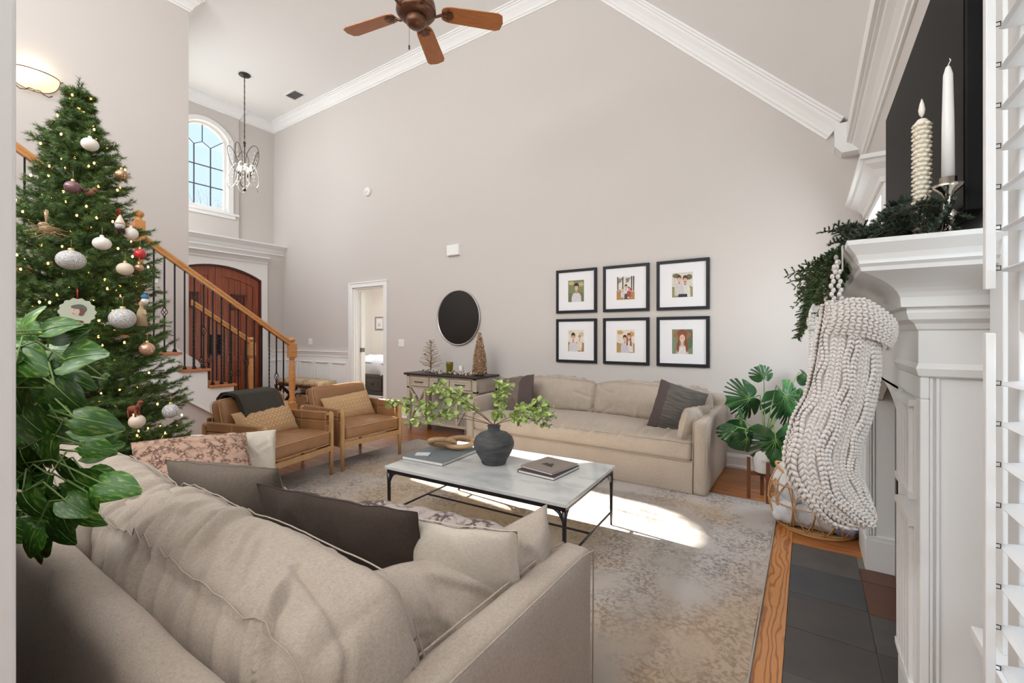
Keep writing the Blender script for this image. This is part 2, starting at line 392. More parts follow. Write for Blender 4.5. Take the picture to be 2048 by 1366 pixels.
mb = MB(); mb.sweep([(XR, -4.1), (XR, YM-.06)], [(o, z-.03) for o, z in crown_prof(2.93)]); mb.box(.27, XR, -4.1, YM-.06, 2.9, 3.0)
struct(mb.build('trim_5', WHITE), 'white crown moulding on the fireplace wall', 'trim')
# baseboards
bp = [(0, 0), (.028, 0), (.028, .02), (.016, .028), (.016, .105), (.012, .118), (.008, .130), (0, .135)]
mb = MB(); mb.sweep([(XR, YM), (-5.52, YM)], bp)
struct(mb.build('baseboard_main', WHITE), 'white baseboard along the gallery wall', 'baseboard')
mb = MB(); mb.sweep([(XR, 3.46), (XR, YM)], bp); mb.sweep([(XR, -4), (XR, 1.66)], bp)
struct(mb.build('baseboard_right', WHITE), 'white baseboard beside the fireplace', 'baseboard')
# wainscot of the foyer corner
WS = thing('wainscot', 'white paneled wainscot with chair rail in the foyer corner', 'wainscot'); WS['kind'] = 'structure'
mb = MB(); mb.sweep([(-6.48, YM), (XF, YM), (XF, 4.42)], [(0, 0), (.012, 0), (.012, .94), (0, .94)]); mb.build('wainscot_board', WHITE, WS)
mb = MB(); mb.sweep([(-6.48, YM), (XF, YM), (XF, 4.42)], [(.0, .88), (.02, .885), (.022, .93), (.035, .94), (.035, .965), (.05, .97), (.05, .985), (0, .985)]); mb.build('chair_rail', WHITE, WS)
mb = MB(); mb.sweep([(-6.48, YM), (XF, YM), (XF, 4.42)], [(.01, 0), (.03, 0), (.03, .13), (.02, .15), (.01, .15)]); mb.build('base_moulding', WHITE, WS)
def panel_frame(mb, x0, x1, z0, z1, y, t=.025, dpt=.02):
    for a in ((x0, x1, z0, z0+t), (x0, x1, z1-t, z1), (x0, x0+t, z0+t, z1-t), (x1-t, x1, z0+t, z1-t)):
        mb.box(a[0], a[1], y-dpt, y, a[2], a[3])
for i in range(4):
    mb = MB(); x0 = -8.42+i*.49; panel_frame(mb, x0, x0+.40, .24, .80, YM-.012); mb.build('wainscot_panel', WHITE, WS, bevel=.005)
mb = MB()
for a in ((4.47, 4.70, .24, .265), (4.47, 4.70, .775, .80), (4.47, 4.495, .265, .775), (4.675, 4.70, .265, .775)): mb.box(XF+.012, XF+.032, *a)
mb.build('wainscot_panel', WHITE, WS, bevel=.005)
# ledge moulding over the front door
mb = MB(); mb.sweep([(XF, YM-.001), (XF, 1.92)], [(0, 2.80), (.01, 2.80), (.014, 2.83), (.03, 2.85), (.05, 2.89), (.09, 2.93), (.10, 2.95), (.115, 2.955), (.115, 2.985), (-.44, 2.985), (-.44, 2.965), (0, 2.965)])
struct(mb.build('trim_6', WHITE), 'white ledge moulding high above the front door', 'trim')

# front door: arched double door
D1 = thing('door_1', 'arched mahogany double front door with iron handles', 'door', (XF-.10, 3.56, 0)); D1['kind'] = 'structure'
mb = MB()
for (a, b) in zip(dp, dp[1:]):
    if 1: mb.prism([(a[0]-3.56, a[1]), (a[0]-3.56, 2.62), (b[0]-3.56, 2.62), (b[0]-3.56, b[1])], 'x', .08, .125)
mb.box(.08, .125, .757, .86, 0, 2.62); mb.box(.08, .125, -.86, -.757, 0, 2.62)
mb.sweep([(.125, .86), (.125, -.86)], [(0, 2.60), (.015, 2.60), (.02, 2.63), (.05, 2.67), (.07, 2.69), (.09, 2.695), (.09, 2.72), (0, 2.72)])
mb.build('door_casing', WHITE, D1)
mb = MB()
for (a, b) in zip(dp, dp[1:]): mb.prism([(a[0]-3.56, a[1]-.028), (a[0]-3.56, a[1]), (b[0]-3.56, b[1]), (b[0]-3.56, b[1]-.028)], 'x', -.02, .09)
mb.box(-.02, .09, .735, .757, 0, 2.28); mb.box(-.02, .09, -.757, -.735, 0, 2.28)
mb.build('door_frame', DOORD, D1)
def arch_z(y): 
    hw, rise = .757, .21; r = (hw*hw+rise*rise)/(2*rise); return 2.28+rise-r+math.sqrt(r*r-y*y)
for s in (1, -1):
    ylo, yhi = (.004, .733)
    def leafpoly(a, b, z0, off): n = 8; return [(s*a, z0)]+[(s*b, z0)]+[(s*(b+(a-b)*i/n), arch_z(b+(a-b)*i/n)-off) for i in range(n+1)]
    leaf = MB(); leaf.prism(leafpoly(ylo, yhi, .02, .03), 'x', 0, .035)
    lf = leaf.build('door_leaf', DOORD, D1)
    st = MB()
    for (a, b) in ((.004, .11), (.63, .733)): st.prism(leafpoly(a, b, .02, .03), 'x', .035, .06)
    st.box(.035, .055, *(sorted((s*.11, s*.63))), .02, .22); st.box(.035, .055, *(sorted((s*.11, s*.63))), .80, .90)
    n = 8; P = [(.11+(.52)*i/n) for i in range(n+1)]
    st.prism([(s*p, arch_z(p)-.03) for p in P]+[(s*p, arch_z(p)-.19) for p in reversed(P)], 'x', .035, .058)
    st.build('stile_and_rail', DOORW, lf, bevel=.004)
    for i in range(5):
        a = .115+i*.103; b = a+.097
        MB().prism([(s*a, .90), (s*b, .90), (s*b, arch_z(b)-.19), (s*a, arch_z(a)-.19)], 'x', .036, .046).build('plank', DOORW, lf, bevel=.003)
        MB().prism([(s*a, .22), (s*b, .22), (s*b, .80), (s*a, .80)], 'x', .036, .046).build('plank', DOORW, lf, bevel=.003)
    g = MB()
    for a in ((.25, .49, 1.72, 1.74), (.25, .49, 1.98, 2.0), (.25, .27, 1.72, 2.0), (.47, .49, 1.72, 2.0)): g.box(.05, .066, *(sorted((s*a[0], s*a[1]))), a[2], a[3])
    for k in (.32, .37, .42): g.tube([(.07, s*k, 1.74), (.07, s*k, 1.98)], .006, 6)
    g.box(.048, .052, *(sorted((s*.27, s*.47))), 1.74, 1.98)
    g.build('speakeasy_grille', DOORD, lf)
    h = MB(); h.box(.055, .07, *(sorted((s*.035, s*.095))), .92, 1.28); h.tube([(.07, s*.065, 1.20), (.12, s*.065, 1.18), (.125, s*.065, 1.08), (.12, s*.065, .99), (.07, s*.065, .97)], .011, 8); h.ball((.08, s*.065, 1.25), .022)
    h.build('door_handle', IRON, lf, bevel=.002)

# cased opening to the bedroom
D2 = thing('door_2', 'white cased doorway to the bedroom with pocket edge', 'door', (0, YM, 0)); D2['kind'] = 'structure'
mb = MB(); cw = .087
mb.box(dx0-cw, dx0, -.022, 0, 0, dz); mb.box(dx1, dx1+cw, -.022, 0, 0, dz); mb.box(dx0-cw, dx1+cw, -.022, 0, dz, dz+cw)
mb.box(dx0-cw, dx0-cw+.02, -.032, -.02, 0, dz+cw); mb.box(dx1+cw-.02, dx1+cw, -.032, -.02, 0, dz+cw); mb.box(dx0-cw, dx1+cw, -.0321, -.02, dz+cw-.02, dz+cw+.0001)
mb.build('door_casing', WHITE, D2, bevel=.003)
mb = MB(); mb.box(dx0, dx0+.018, 0, .135, 0, dz); mb.box(dx1-.018, dx1, 0, .135, 0, dz); mb.box(dx0, dx1, 0, .135, dz-.018, dz); mb.box(dx0+.018, dx0+.03, .04, .055, 0, dz-.018); mb.box(dx0+.018, dx0+.03, .09, .105, 0, dz-.018)
mb.build('door_jamb', WHITE, D2)
mb = MB(); mb.box(dx0-.03, dx0+.05, .135, .21, 0, 2.0); mb.build('pocket_door_edge', WHITE, D2)
mb = MB(); mb.box(dx0+.03, dx0+.052, .125, .2, .98, 1.05); mb.build('door_latch', BLACKM, D2)
BED = mat('bedroom_paint', (.78, .765, .72), .9)
mb = MB(); mb.box(-12.5, -4.5, 8.2, 8.3, 0, 3); mb.build('wall_bedroom', BED); struct(bpy.data.objects['wall_bedroom'], 'pale cream wall seen through the bedroom doorway', 'wall')
struct(MB().box(-10.25, -10.15, 4.9, 8.2, 0, 3).build('wall_bedroom_side', BED), 'pale side wall inside the bedroom', 'wall')
struct(MB().box(-4.6, -4.5, 4.9, 8.2, 0, 3).build('wall_bedroom_right', BED), 'right side wall inside the bedroom', 'wall')
mb = MB(); mb.box(-12.5, -8.6, 4.89, 8.3, 3, 3.1); mb.box(-7.2, -4.5, 4.89, 8.3, 3, 3.1); mb.box(-8.6, -7.2, 4.89, 5.6, 3, 3.1); mb.box(-8.6, -7.2, 7.4, 8.3, 3, 3.1)
struct(mb.build('ceiling_bedroom', CEIL), 'white ceiling of the bedroom', 'ceiling')

# arched window of the foyer
W1 = thing('window_1', 'arched foyer window with leaded panes and white casing', 'window', (XU, 3.51, 0)); W1['kind'] = 'structure'
GL = glass_mat('window_glass', (.96, .98, 1))
mb = MB(); ip = arch_pts(0, .37, 4.80, .23); op = arch_pts(0, .46, 4.82, .29)
for i in range(len(ip)-1): mb.prism([ip[i], op[i], op[i+1], ip[i+1]], 'x', 0, .03)
for s in (1, -1): mb.box(0, .03, *(sorted((s*.37, s*.46))), 3.50, 4.82)
mb.build('window_casing', WHITE, W1, bevel=.004)
mb = MB(); mb.box(0, .035, -.55, .555, 3.46, 3.50); mb.box(0, .02, -.50, .50, 3.40, 3.46); mb.build('window_sill', WHITE, W1, bevel=.005)
mb = MB()
ipp = arch_pts(0, .335, 4.79, .21)
for i in range(len(ip)-1): mb.prism([ipp[i], ip[i], ip[i+1], ipp[i+1]], 'x', -.12, -.08)
for s in (1, -1): mb.box(-.12, -.08, *(sorted((s*.335, s*.37))), 3.50, 4.80)
mb.box(-.12, -.08, -.335, .335, 3.50, 3.57); mb.build('sash', WHITE, W1)
LEAD = mat('lead_came', (.10, .10, .11), .5, metal=.5)
mb = MB()
for y_ in (-.13, .13): mb.box(-.110, -.094, y_-.009, y_+.009, 3.585, 4.62)
for z_ in (3.93, 4.28): mb.box(-.109, -.095, -.335, .335, z_-.009, z_+.009)
for a, b in (((-.13, 4.62), (0, 4.70)), ((.13, 4.62), (0, 4.70)), ((0, 4.70), (0, 5.0)), ((-.13, 4.62), (-.335, 4.80)), ((.13, 4.62), (.335, 4.80))):
    mb.bar((-.102, a[0], a[1]), (-.102, b[0], b[1]), .012, .012, up=(1, 0, 0))
mb.build('leading', LEAD, W1)
cols = [(-.335, -.13), (-.13, .13), (.13, .335)]; rows = [(3.585, 3.93), (3.93, 4.28), (4.28, 4.61)]
for (a, b) in cols:
    for (c_, d_) in rows: MB().box(-.104, -.100, a+.006, b-.006, c_+.006, d_-.006).build('pane', GL, W1)
for s in (1, -1):
    q = [p for p in ipp if s*p[0] >= 0.0]; q = sorted(q, key=lambda p: -s*p[0])
    MB().prism([(s*.135, 4.626), (s*.33, 4.80)]+[(p[0], p[1]) for p in q[:-1]]+[(s*.004, ipp[8][1]), (s*.004, 4.71)], 'x', -.104, -.100).build('pane', GL, W1)

# shuttered window of the fireplace wall near the camera and the window beyond the fireplace
def side_window(name, label, y0, y1, z0, z1):
    W = thing(name, label, 'window', (XR, 0, 0)); W['kind'] = 'structure'
    mb = MB(); c = .09
    mb.box(-.02, 0, y0-c, y0, z0-.02, z1); mb.box(-.02, 0, y1, y1+c, z0-.02, z1); mb.box(-.02, 0, y0-c, y1+c, z1, z1+.05); mb.box(-.05, 0, y0-c-.02, y1+c+.02, z0-.05, z0-.02)
    mb.build('window_casing', WHITE, W, bevel=.003)
    mb = MB(); mb.sweep([(0, y0-c), (-.02, y0-c), (-.02, y1+c), (0, y1+c)], [(0, z1+.05), (.015, z1+.05), (.02, z1+.08), (.05, z1+.12), (.09, z1+.15), (.10, z1+.17), (.12, z1+.175), (.12, z1+.20), (0, z1+.20)])
    mb.box(-.02, 0, y0-c, y1+c, z1+.05, z1+.2); mb.build('window_header', WHITE, W)
    mb = MB(); mb.box(.06, .10, y0, y0+.05, z0, z1); mb.box(.06, .10, y1-.05, y1, z0, z1); mb.box(.06, .10, y0, y1, z0, z0+.05); mb.box(.06, .10, y0, y1, z1-.05, z1); mb.box(.06, .10, y0, y1, (z0+z1)/2-.02, (z0+z1)/2+.02)
    mb.build('sash', WHITE, W)
    for a, b in ((z0+.05, (z0+z1)/2-.02), ((z0+z1)/2+.02, z1-.05)): MB().box(.078, .082, y0+.05, y1-.05, a, b).build('pane', GL, W)
    return W
side_window('window_2', 'white cased window with crown header beyond the fireplace', 3.56, 4.36, .7, 2.15)
side_window('window_3', 'white window behind the louvered shutter near the camera', .50, 1.50, .55, 2.2)

# outdoors: bare trees beyond the foyer window, lawn
LAWN = mat('winter_lawn', (.16, .15, .08), .95)
struct(MB().box(-60, 30, -40, 60, -.6, -.5).build('ground', LAWN), 'pale winter lawn outside the windows', 'ground')
TB = mat('bare_bark', (.30, .27, .24), .9)
def bare_tree(x, y, h, seed):
    r_ = random.Random(seed); mb = MB()
    def grow(p, d, L, rad, lev):
        q = p+d*L; mb.tube([p, (p+q)/2+Vector((r_.uniform(-.1, .1), r_.uniform(-.1, .1), 0))*L*.3, q], [rad, rad*.85, rad*.7], 5, caps=False)
        if lev == 0: return
        for k in range(3 if lev > 2 else 4):
            nd = (d+Vector((r_.uniform(-1, 1), r_.uniform(-1, 1), r_.uniform(-.1, .7)))*.75).normalized()
            grow(p.lerp(q, r_.uniform(.55, 1)), nd, L*r_.uniform(.6, .8), rad*.6, lev-1)
    grow(Vector((0, 0, -.5)), Vector((.03, .02, 1)).normalized(), h*.42, h*.010, 5)
    o = mb.build('bare_tree', TB, fix=False, loc=(x, y, 0)); return o
tag(bare_tree(-16.5, 5.6, 6.6, 3), 'bare winter tree right of centre outside the arched foyer window', 'tree', 'bare trees outside')
tag(bare_tree(-18, 3.2, 7.2, 8), 'bare winter tree left of centre outside the arched foyer window', 'tree', 'bare trees outside')

# ================================================================ MANTEL AND FIREPLACE
MT = thing('fireplace_mantel', 'white carved fireplace mantel with fluted legs and deep crown shelf', 'mantel', (0, 0, 0))
SH = 1.532; YA, YB = 1.667, 3.44; XL = .262               # shelf height, leg ends, leg front plane
def mantel_leg(y0, y1):
    mb = MB()
    mb.box(XL+.012, XR, y0+.012, y1-.012, 0, 1.16)
    mb.box(XL, XR, y0, y1, 0, .17); mb.box(XL+.004, XR, y0+.004, y1-.004, .17, .19)
    for a in ((y0, y0+.05), (y1-.05, y1)): mb.box(XL, XL+.02, a[0], a[1], .23, 1.10)
    mb.box(XL, XL+.02, y0, y1, .19, .23); mb.box(XL, XL+.02, y0, y1, 1.10, 1.16)
    mb.box(XL+.0205, XL+.028, y0+.001, y0+.0115, .191, 1.159); mb.box(XL+.034, XL+.042, y0+.004, y0+.012, .19, 1.16)
    leg = mb.build('mantel_leg', MANTEL, MT, bevel=.003)
    n = 5; sp = (y1-y0-.13)/n
    for lo, hi in ((.24, .74), (.80, 1.09)):
        p = MB(); p.box(XL-.016, XL+.02, y0+.06, y1-.06, lo, lo+.02); p.box(XL-.016, XL+.02, y0+.06, y1-.06, hi-.02, hi)
        p.box(XL-.004, XL+.02, y0+.06, y1-.06, lo+.0201, hi-.0201)
        for i in range(n):
            c = y0+.065+sp*(i+.5); p.box(XL-.014, XL-.0041, c-sp*.30, c+sp*.30, lo+.0202, hi-.0202)
        p.build('fluted_panel', MANTEL, leg)
    # capital
    m = MB(); path = [(XR, y0+.004), (XL+.004, y0+.004), (XL+.004, y1-.004), (XR, y1-.004)]
    m.sweep(path, [(-.01, 1.16), (.0, 1.16), (.008, 1.165), (.014, 1.185), (.008, 1.20), (.008, 1.29), (.014, 1.30), (-.01, 1.30)])
    m.build('capital', MANTEL, leg)
    return leg
mantel_leg(YA, 2.03); mantel_leg(3.08, YB)
mb = MB(); mb.box(.275, XR, 2.03, 3.08, 1.08, 1.42)       # frieze with arched lower edge
n = 14; yc = 2.555
for i in range(n):
    a0, a1 = -.525+1.05*i/n, -.525+1.05*(i+1)/n; f_ = lambda a: .93+.15*math.cos(a/.525*PI/2)**.8 if abs(a) < .5249 else .93
    mb.add([(.275, yc+a0, f_(a0)), (.275, yc+a1, f_(a1)), (.275, yc+a1, 1.09), (.275, yc+a0, 1.09), (.335, yc+a0, f_(a0)), (.335, yc+a1, f_(a1)), (.335, yc+a1, 1.09), (.335, yc+a0, 1.09)],
           [(0, 1, 2, 3), (4, 7, 6, 5), (0, 4, 5, 1), (2, 6, 7, 3)])
mb.build('frieze', MANTEL, MT)
mb = MB(); path = [(XR, YA-.004), (XL-.002, YA-.004), (XL-.002, YB+.004), (XR, YB+.004)]
BM = [(-.02, 1.295), (.006, 1.295), (.012, 1.31), (.026, 1.322), (.031, 1.34), (.031, 1.352), (.044, 1.356)]+[(.044+.095*(t/8)**1.7, 1.356+.095*(t/8)**.62) for t in range(1, 9)]+[(.142, 1.462), (.15, 1.47), (-.02, 1.47)]
mb.sweep(path, BM); mb.build('bed_moulding', MANTEL, MT)
mb = MB(); mb.sweep(path, [(-.02, 1.468), (.143, 1.468), (.146, 1.480), (.152, 1.494), (.163, 1.510), (.170, 1.520), (.172, SH), (-.05, SH)])
mb.box(.262, XR, YA-.004, YB+.004, 1.47, SH); mb.build('mantel_shelf', MANTEL, MT)
mb = MB(); mb.box(.385, .398, 2.03, 3.08, 0, 1.09, 1)
fb = mb.build('slate_surround', [MANTEL, mat('surround_stone', (.30, .24, .19), .5, noise_col=(.14, .13, .13), noise_scale=5)], MT)
mb = MB()
mb.box(.372, .386, 2.16, 2.19, .02, .90); mb.box(.372, .386, 2.92, 2.95, .02, .90); mb.box(.372, .386, 2.19, 2.92, .87, .90); mb.box(.372, .386, 2.19, 2.92, .02, .07)
mb.build('firebox_frame', BLACKM, MT); MB().box(.380, .384, 2.19, 2.92, .07, .87).build('firebox_glass', mat('smoked_glass', (.01, .01, .012), .06), MT)
# television over the mantel
TV = thing('television', 'large black flat television hanging above the mantel', 'television', (.35, 2.37, 1.61))
MB().box(0, .035, -.717, .717, 0, .82).build('tv_case', mat('tv_plastic', (.012, .012, .013), .6, spec=.15), TV, bevel=.004)
MB().box(-.002, .001, -.708, .708, .012, .81).build('screen', mat('tv_screen', (.006, .005, .0042), .45, spec=.04), TV)
MB().box(.0351, .0495, -.2, .2, .25, .55).build('wall_bracket', BLACKM, TV)

# ================================================================ STAIRS
ST = thing('staircase', 'white staircase with oak treads rising along the partition', 'staircase')
NS = 14; tz = lambda k: .17+.186*k; ty = lambda k: 3.25-.263*k
for k in range(NS):
    mb = MB(); mb.prism([(ty(k+1)-.02, tz(k)-.028), (ty(k)-.008, tz(k)-.028), (ty(k), tz(k)-.014), (ty(k)-.008, tz(k)), (ty(k+1)-.02, tz(k))], 'x', XP+.012, -5.365)
    mb.build('tread', STAIRW, ST, bevel=.004)
    MB().box(XP+.012, -5.42, ty(k)-.045, ty(k)-.03, max(0, tz(k)-.186), tz(k)-.028).build('riser', WHITE, ST)
pts = [(ty(0)-.03, 0), (ty(0)-.03, tz(0)-.028)]
for k in range(1, NS): pts += [(ty(k)-.03, tz(k-1)-.028), (ty(k)-.03, tz(k)-.028)]
pts += [(ty(NS)-.03, tz(NS-1)-.028), (ty(NS)-.03, .68+.72*(1.885-ty(NS)+.03)), (2.83, 0)]
MB().prism(pts, 'x', -5.425, -5.385).build('stringer', WHITE, ST)
MB().prism([(2.83, 0), (-.47, .68+.72*(1.885+.47)), (-.47, .65+.72*(1.885+.47)), (2.79, 0)], 'x', -5.44, -5.372).build('stringer_moulding', WHITE, ST, bevel=.004)
MB().prism([(2.81, 0), (-1.2, 2.888), (-1.2, 0)], 'x', -5.47, -5.43).build('side_wall', WALL, ST)
mb = MB(); mb.prism([(2.52, .91), (2.37, 1.02), (-.5, 3.05), (-.5, 2.85), (2.37, .75)], 'x', XP, XP+.013); mb.build('wall_skirt', WHITE, ST)
railz = lambda y: 1.15+.712*(3.13-y)
def newel(x, y, zb, zt, parent):
    mb = MB(); h = zt-zb
    mb.box(x-.045, x+.045, y-.045, y+.045, zb, zb+h*.22)
    mb.lathe([(.044, zb+h*.22), (.047, zb+h*.235), (.036, zb+h*.25), (.042, zb+h*.27), (.030, zb+h*.30), (.037, zb+h*.40), (.040, zb+h*.5), (.034, zb+h*.68), (.027, zb+h*.72), (.026, zb+h*.735), (.040, zb+h*.75), (.034, zb+h*.765)], 20, (x, y, 0))
    mb.box(x-.043, x+.043, y-.043, y+.043, zb+h*.765, zb+h*.925)
    mb.lathe([(.038, zb+h*.925), (.026, zb+h*.935), (.022, zb+h*.945), (.040, zb+h*.96), (.045, zb+h*.972), (.038, zb+h*.985), (.018, zb+h*.998), (.002, zt)], 20, (x, y, 0))
    return mb.build('newel_post', RAILW, parent, bevel=.003)
def handrail(x, y0, y1, parent):
    prof = [(-.030, -.028), (.030, -.028), (.032, -.012), (.026, -.004), (.033, .008), (.030, .022), (.018, .031), (-.018, .031), (-.030, .022), (-.033, .008), (-.026, -.004), (-.032, -.012)]
    vs = []
    for y in (y0, y1): vs += [(x+a, y, railz(y)+b*1.22) for a, b in prof]
    n = len(prof); mb = MB(); mb.add(vs, [(i, (i+1) % n, n+(i+1) % n, n+i) for i in range(n)]+[tuple(range(n)), tuple(range(2*n-1, n-1, -1))])
    return mb.build('handrail', RAILW, parent)
def baluster_mesh(h, kind):
    mb = MB(); a = .0065; nseg = 26
    mb.box(-.016, .016, -.016, .016, 0, .012); mb.box(-.012, .012, -.012, .012, .012, .03)
    zs = [i*h/nseg for i in range(nseg+1)]; vs = []; bz = (.36, .46) if kind == 'basket' else (9, 9)
    def ang(z): return (z/h)*PI*10 if kind == 'twist' and .15*h < z < .85*h else 0
    def seg(z0, z1, n):
        vs = []
        for i in range(n+1):
            z = z0+(z1-z0)*i/n; t = ang(z)
            for q in range(4): vs.append((a*1.3*math.cos(t+PI/4+q*PI/2), a*1.3*math.sin(t+PI/4+q*PI/2), z))
        mb.add(vs, [(i*4+q, i*4+(q+1) % 4, (i+1)*4+(q+1) % 4, (i+1)*4+q) for i in range(n) for q in range(4)])
    if kind == 'basket':
        seg(0, bz[0], 2); seg(bz[1], h, 3); mb.ball((0, 0, bz[0]), .012, 8, 5); mb.ball((0, 0, bz[1]), .012, 8, 5)
    elif kind == 'twist': seg(0, .15*h, 1); seg(.15*h, .85*h, 40); seg(.85*h, h, 1)
    else: seg(0, h, 1)
    return mb.mesh('baluster', IRON)
bk = MB()
for q in range(4):
    bk.tube([(.026*math.sin(PI*t/8)*math.cos(q*PI/2+t*.35), .026*math.sin(PI*t/8)*math.sin(q*PI/2+t*.35), .36+.10*t/8) for t in range(9)], .0035, 5)
BKM = bk.mesh('basket_knuckle', IRON)
def balustrade(name, label, x, newels, ya, yb, first, kinds):
    t = thing(name, label, 'railing')
    for ny, zb, zt in newels: newel(x, ny, zb, zt, t)
    handrail(x, ya, yb, t)
    cache = {}
    i = 0; k = first
    while True:
        done = False
        for j in range(3):
            y = ty(k)-.055-.0877*j
            if y < yb: done = True; break
            if y > ya-.05 or any(abs(y-n_[0]) < .06 for n_ in newels): i += 1; continue
            h = railz(y)-.03-tz(k); kd = kinds[i % len(kinds)]
            key = (j, kd)
            if key not in cache: cache[key] = (baluster_mesh(h, kd), h)
            o = bpy.data.objects.new('baluster', cache[key][0]); COL.objects.link(o); o.parent = t; o.location = (x, y, tz(k))
            if kd == 'basket':
                b = bpy.data.objects.new('basket_knuckle', BKM); COL.objects.link(b); b.parent = o
            i += 1
        if done: break
        k += 1
    return t
balustrade('stair_railing', 'near stair railing with oak handrail, iron balusters and two newel posts', -5.42, [(3.13, .17, 1.243), (1.585, 1.15, 2.49)], 3.10, -.3, 0, ['twist', 'twist', 'plain', 'basket', 'twist', 'plain', 'plain', 'basket', 'twist'])
balustrade('stair_railing', 'far short stair railing with one newel before the front door', XP+.04, [(3.10, .17, 1.243)], 3.07, 2.39, 0, ['basket', 'twist', 'twist', 'basket'])

# ================================================================ SOFT FURNITURE HELPERS
def softbox(mb, h, rad, res, puff=(0, 0, 0), fn=None, tf=None, mi=0):
    cnt = [max(2, int(2*h[a]/res)) for a in range(3)]; idx = {}; vs = []; fs = []
    def par(a, i):                    # non-uniform so the rounded rims get enough points
        return -1+2*i/cnt[a]
    def vert(t):
        if t in idx: return idx[t]
        p = [par(a, t[a]) for a in range(3)]
        q = Vector((p[0]*h[0], p[1]*h[1], p[2]*h[2])); inner = Vector([max(-(h[a]-rad), min(h[a]-rad, q[a])) for a in range(3)])
        d = q-inner; d = d.normalized() if d.length > 1e-9 else Vector((0, 0, 1)); pos = inner+d*rad
        for a in range(3):
            b, c = (a+1) % 3, (a+2) % 3
            if puff[a]: pos[a] += (1 if p[a] > 0 else -1)*abs(p[a])**3*puff[a]*(1-p[b]**2)*(1-p[c]**2)
        if fn: pos = pos+d*fn(pos, p, d)
        if tf: pos = tf(pos)
        idx[t] = len(vs); vs.append(pos); return idx[t]
    for a in range(3):
        b, c = (a+1) % 3, (a+2) % 3
        for s in (0, cnt[a]):
            for i in range(cnt[b]):
                for j in range(cnt[c]):
                    def T(ii, jj):
                        t = [0, 0, 0]; t[a] = s; t[b] = ii; t[c] = jj; return tuple(t)
                    q = [vert(T(i, j)), vert(T(i+1, j)), vert(T(i+1, j+1)), vert(T(i, j+1))]
                    fs.append(tuple(q if s else q[::-1]))
    mb.add(vs, fs, mi, True); return mb
def nz(x, y, z, s=0): return noise.noise(Vector((x+s*7.3, y-s*3.1, z+s*1.7)))
def ridge(n, w=.22): 
    n = abs(n)/w; return (1-n*n*(3-2*n)) if n < 1 else 0
def wrinkles(seed, amp=.009, sl=.6, sc=7.0, lump=.012):
    def f(p, q, d):
        s = p.x+sl*(p.z+p.y); t = p.z-p.y
        a = ridge(nz(s*sc, t*1.5, .3, seed), .20); b = ridge(nz(s*sc*1.7+3, t*2.4, 1.3, seed+5), .16)*.6
        m = max(0, min(1, .55+1.4*nz(p.x*2.2, p.z*2, p.y*2, seed+9)))
        return amp*(a+b)*m+lump*nz(p.x*3, p.y*5, p.z*5, seed+2)+.002*nz(p.x*22, p.y*22, p.z*22, seed)
    return f
def loop_path(h, rad, axis, side, n=8, inset=0):         # rounded rectangle around a box face rim
    a, b = [i for i in range(3) if i != axis]; pts = []
    for sx, sy, a0 in ((1, 1, 0), (-1, 1, 90), (-1, -1, 180), (1, -1, 270)):
        for k in range(n+1):
            t = R(a0+90*k/n); p = [0, 0, 0]; p[a] = sx*(h[a]-rad)+rad*math.cos(t); p[b] = sy*(h[b]-rad)+rad*math.sin(t); p[axis] = side*(h[axis]-inset); pts.append(Vector(p))
    return pts
def pillow_obj(name, wd, ht, th, mats, parent=None, seed=0, wr=.006, n=44, corner=.10, slump=0, piping=None, fold=0, over=0):
    V = []; F = []; MI = []
    def pos(u, v, s):
        a = 1-corner*.35*(1-v*v)*1.0; b = 1-corner*.35*(1-u*u)
        x = u*wd/2*a; y = v*ht/2*b
        e = max(0, (1-abs(u)**2.6))**.55*max(0, (1-abs(v)**2.6))**.55
        z = s*th/2*e
        m = min(1, e*2.2)
        z += s*m*(wr*ridge(nz(x*9+y*5, y*3-x*2, s, seed), .25)*1.3+wr*1.2*nz(x*6, y*6, s*2, seed+3))
        z += s*.35*wr*e*ridge(nz(math.atan2(v, u)*3, abs(u*v)*2, s, seed+1), .3)
        z -= slump*(abs(v)**2)*ht*.2; z += fold*math.sin(u*2.2+seed)*wd*.06
        y -= slump*.12*ht*(1-u*u)*(1 if v > 0 else 0)*abs(v)
        if over: z *= (.6 if s > 0 else 1.3); y += over*e*max(0, v)**.5*(1 if s < 0 else 0)
        x += .004*nz(v*4, seed, 0); y += .006*nz(u*4, seed, 2)
        return (x, y, z)
    for s in (1, -1):
        for i in range(n+1):
            for j in range(n+1): V.append(pos(-1+2*i/n, -1+2*j/n, s))
    o = (n+1)*(n+1)
    for s in (0, 1):
        for i in range(n):
            for j in range(n):
                q = [s*o+i*(n+1)+j, s*o+(i+1)*(n+1)+j, s*o+(i+1)*(n+1)+j+1, s*o+i*(n+1)+j+1]
                F.append(q if s == 0 else q[::-1]); MI.append(s if len(mats) > 1 else 0)
    ob = npmesh(name, np.array(V), np.array(F), mats, parent, True, np.array(MI))
    if piping is not None:
        mb = MB(); k = 30; P = [pos(-1+2*i/k, -1, 1) for i in range(k)]+[pos(1, -1+2*i/k, 1) for i in range(k)]+[pos(1-2*i/k, 1, 1) for i in range(k)]+[pos(-1, 1-2*i/k, 1) for i in range(k)]
        mb.tube(P, .0018, 5, closed=True); mb.build('piping', piping, ob if parent is None else parent, fix=False)
    return ob
def pose(c, xd, up):
    x = Vector(xd).normalized(); z = x.cross(Vector(up)).normalized(); y = z.cross(x).normalized()
    M4 = Matrix((x, y, z)).transposed().to_4x4(); M4.translation = Vector(c); return M4

